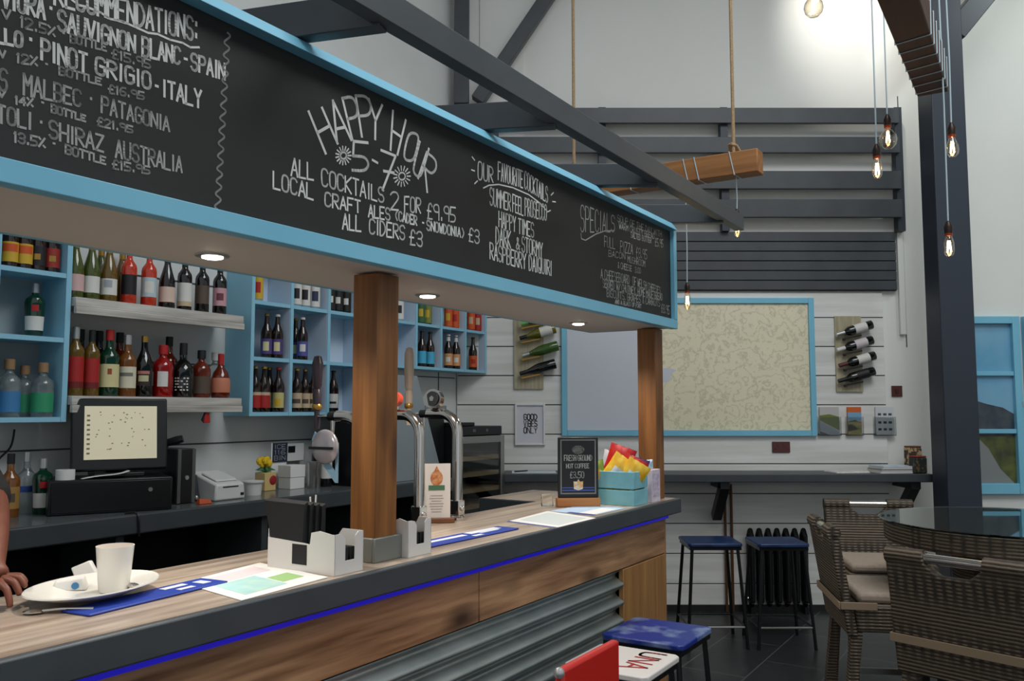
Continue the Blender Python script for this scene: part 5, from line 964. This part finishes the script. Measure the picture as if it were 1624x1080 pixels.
pendant(1090, 472, 5.245, e2.z+.03, 'tube', 'small bulb hanging in front of the map corner by the canopy end', .8)

# ------------------------------------------------------------------ person at the left edge
skin = mat('warm skin', (104, 54, 36), .5, c2=(114, 62, 42), nscale=30); cloth = mat('black shirt cloth', (22, 22, 25), .85); trous = mat('dark trousers', (30, 32, 38), .85); hairm = mat('dark brown hair', (38, 26, 20), .7)
def skinned(name, chains, m, parent, label=None, sub=2):
    vs = []; es = []; rs = []; roots = []
    for pts in chains['main']: pass
    me = bpy.data.meshes.new(name); idx = {}
    for nm, (p, r) in chains['v'].items(): idx[nm] = len(vs); vs.append(p); rs.append(r)
    for a in chains['main']:
        for x, y in zip(a, a[1:]): es.append((idx[x], idx[y]))
    me.from_pydata(vs, es, []); me.materials.append(m); o = bpy.data.objects.new(name, me); COL.objects.link(o); o.parent = parent
    mod = o.modifiers.new('skin', 'SKIN'); mod.use_smooth_shade = True
    sd = me.skin_vertices[0].data
    for i, r in enumerate(rs): sd[i].radius = r if isinstance(r, tuple) else (r, r)
    for nm in chains['root']: sd[idx[nm]].use_root = True
    s_ = o.modifiers.new('sub', 'SUBSURF'); s_.levels = sub; s_.render_levels = sub
    if label: o['label'] = label
    return o
PX, PY = -1.93, 2.62
t = thing('person', 'person in a black short sleeved shirt resting a hand on the bar', 'person', (.012, 0, 0))
w_ = atZ(-8, 905, 1.205); el = Vector((-1.405, 2.33, 1.335)); sh_ = Vector((-1.62, 2.54, 1.44))
wr = Vector((-1.268, 2.115, 1.20))
kn = [Vector((-1.222, 2.065, 1.182)), Vector((-1.222, 2.085, 1.188)), Vector((-1.222, 2.105, 1.190)), Vector((-1.228, 2.124, 1.186))]
tp = [Vector((-1.186, 2.050, 1.128)), Vector((-1.180, 2.078, 1.150)), Vector((-1.180, 2.102, 1.163)), Vector((-1.192, 2.124, 1.168))]
VV = {'pel': ((PX, PY, .95), (.15, .11)), 'wai': ((PX+.02, PY-.02, 1.10), (.135, .10)), 'che': ((PX+.07, PY-.04, 1.30), (.165, .115)), 'nk0': ((PX+.10, PY-.05, 1.46), (.075, .07)), 'nk1': ((PX+.12, PY-.07, 1.54), (.055, .055)), 'hd0': ((PX+.14, PY-.10, 1.60), (.07, .078)), 'hd1': ((PX+.15, PY-.11, 1.68), (.078, .095)), 'hd2': ((PX+.15, PY-.10, 1.765), (.062, .075)),
      'sR': (tuple(sh_), .062), 'eR': (tuple(el), .043), 'fR': (tuple(el.lerp(wr, .45)), .040), 'wR': (tuple(wr), (.026, .03)), 'pR': ((-1.240, 2.098, 1.192), (.036, .018)),
      'sL': ((PX-.13, PY-.02, 1.42), .062), 'eL': ((PX-.24, PY-.05, 1.15), .043), 'wL': ((PX-.20, PY-.25, 1.00), .028), 'pL': ((PX-.18, PY-.33, .97), .03),
      'hR': ((PX+.09, PY, .88), .09), 'kR': ((PX+.11, PY-.02, .50), .06), 'aR': ((PX+.11, PY+.03, .08), .042), 'tR': ((PX+.13, PY-.12, .035), .04), 'hL': ((PX-.09, PY, .88), .09), 'kL': ((PX-.11, PY, .50), .06), 'aL': ((PX-.11, PY+.03, .08), .042), 'tL': ((PX-.10, PY-.12, .035), .04)}
main = [['pel', 'wai', 'che', 'nk0', 'nk1', 'hd0', 'hd1', 'hd2'], ['che', 'sR', 'eR', 'fR', 'wR', 'pR'], ['che', 'sL', 'eL', 'wL', 'pL'], ['pel', 'hR', 'kR', 'aR', 'tR'], ['pel', 'hL', 'kL', 'aL', 'tL']]; roots = ['pel']
for i in range(4):
    a, b = kn[i], tp[i]; base = a.lerp(Vector((-1.24, 2.098, 1.192)), .5); m1 = a.lerp(b, .42)+Vector((.006, 0, .010)); m2 = a.lerp(b, .75)+Vector((.004, 0, .005))
    for nm, p, r in ((f'f{i}b', base, .0095), (f'f{i}k', a, .0105), (f'f{i}1', m1, .0090), (f'f{i}2', m2, .0082), (f'f{i}t', b, .0068)): VV[nm] = (tuple(p), r)
    main.append([f'f{i}b', f'f{i}k', f'f{i}1', f'f{i}2', f'f{i}t']); roots.append(f'f{i}b')
for nm, p, r in (('thb', (-1.252, 2.088, 1.19), .013), ('th1', (-1.232, 2.052, 1.17), .0125), ('th2', (-1.215, 2.032, 1.148), .0105), ('tht', (-1.204, 2.020, 1.131), .0085)): VV[nm] = (p, r)
main.append(['thb', 'th1', 'th2', 'tht']); roots.append('thb')
VV['nose'] = ((PX+.175, PY-.215, 1.672), .012); VV['nosb'] = ((PX+.168, PY-.185, 1.69), .014); main.append(['nosb', 'nose']); roots.append('nosb')
body = skinned('body', {'v': VV, 'main': main, 'root': roots}, skin, t, None, 2)
sl = sh_.lerp(el, .80)
SV = {k: VV[k] for k in ('pel', 'wai', 'che')}; SV = {k: (p, tuple(q+.014 for q in r)) for k, (p, r) in SV.items()}
SV['nk0'] = (VV['nk0'][0], (.085, .08)); SV['sR'] = (VV['sR'][0], .076); SV['cR'] = (tuple(sl), .062); SV['cR2'] = (tuple(sh_.lerp(el, .97)), .060); SV['sL'] = (VV['sL'][0], .076); SV['cL'] = ((PX-.19, PY-.04, 1.27), .062)
skinned('shirt', {'v': SV, 'main': [['pel', 'wai', 'che', 'nk0'], ['che', 'sR', 'cR', 'cR2'], ['che', 'sL', 'cL']], 'root': ['pel']}, cloth, t, 'black short sleeved shirt')
TV = {k: (VV[k][0], (VV[k][1] if isinstance(VV[k][1], float) else VV[k][1][0])+.014) for k in ('hR', 'kR', 'hL', 'kL')}; TV['pel'] = ((PX, PY, .96), (.165, .13)); TV['aR'] = ((PX+.11, PY+.02, .12), .06); TV['aL'] = ((PX-.11, PY+.02, .12), .06)
skinned('trousers', {'v': TV, 'main': [['pel', 'hR', 'kR', 'aR'], ['pel', 'hL', 'kL', 'aL']], 'root': ['pel']}, trous, t)
part('hair', MB().ball((PX+.145, PY-.075, 1.735), .105, 16, (.86, 1.0, .95)), hairm, t); mb = MB()
for s_ in (-1, 1): mb.ball((PX+.165+s_*.034, PY-.192, 1.695), .012, 8)
part('eyes', mb, P('eye white', (180, 176, 170)), t); part('mouth', MB().ball((PX+.168, PY-.188, 1.632), .022, 10, (1, .35, .3)), P('lips', (140, 70, 62)), t)
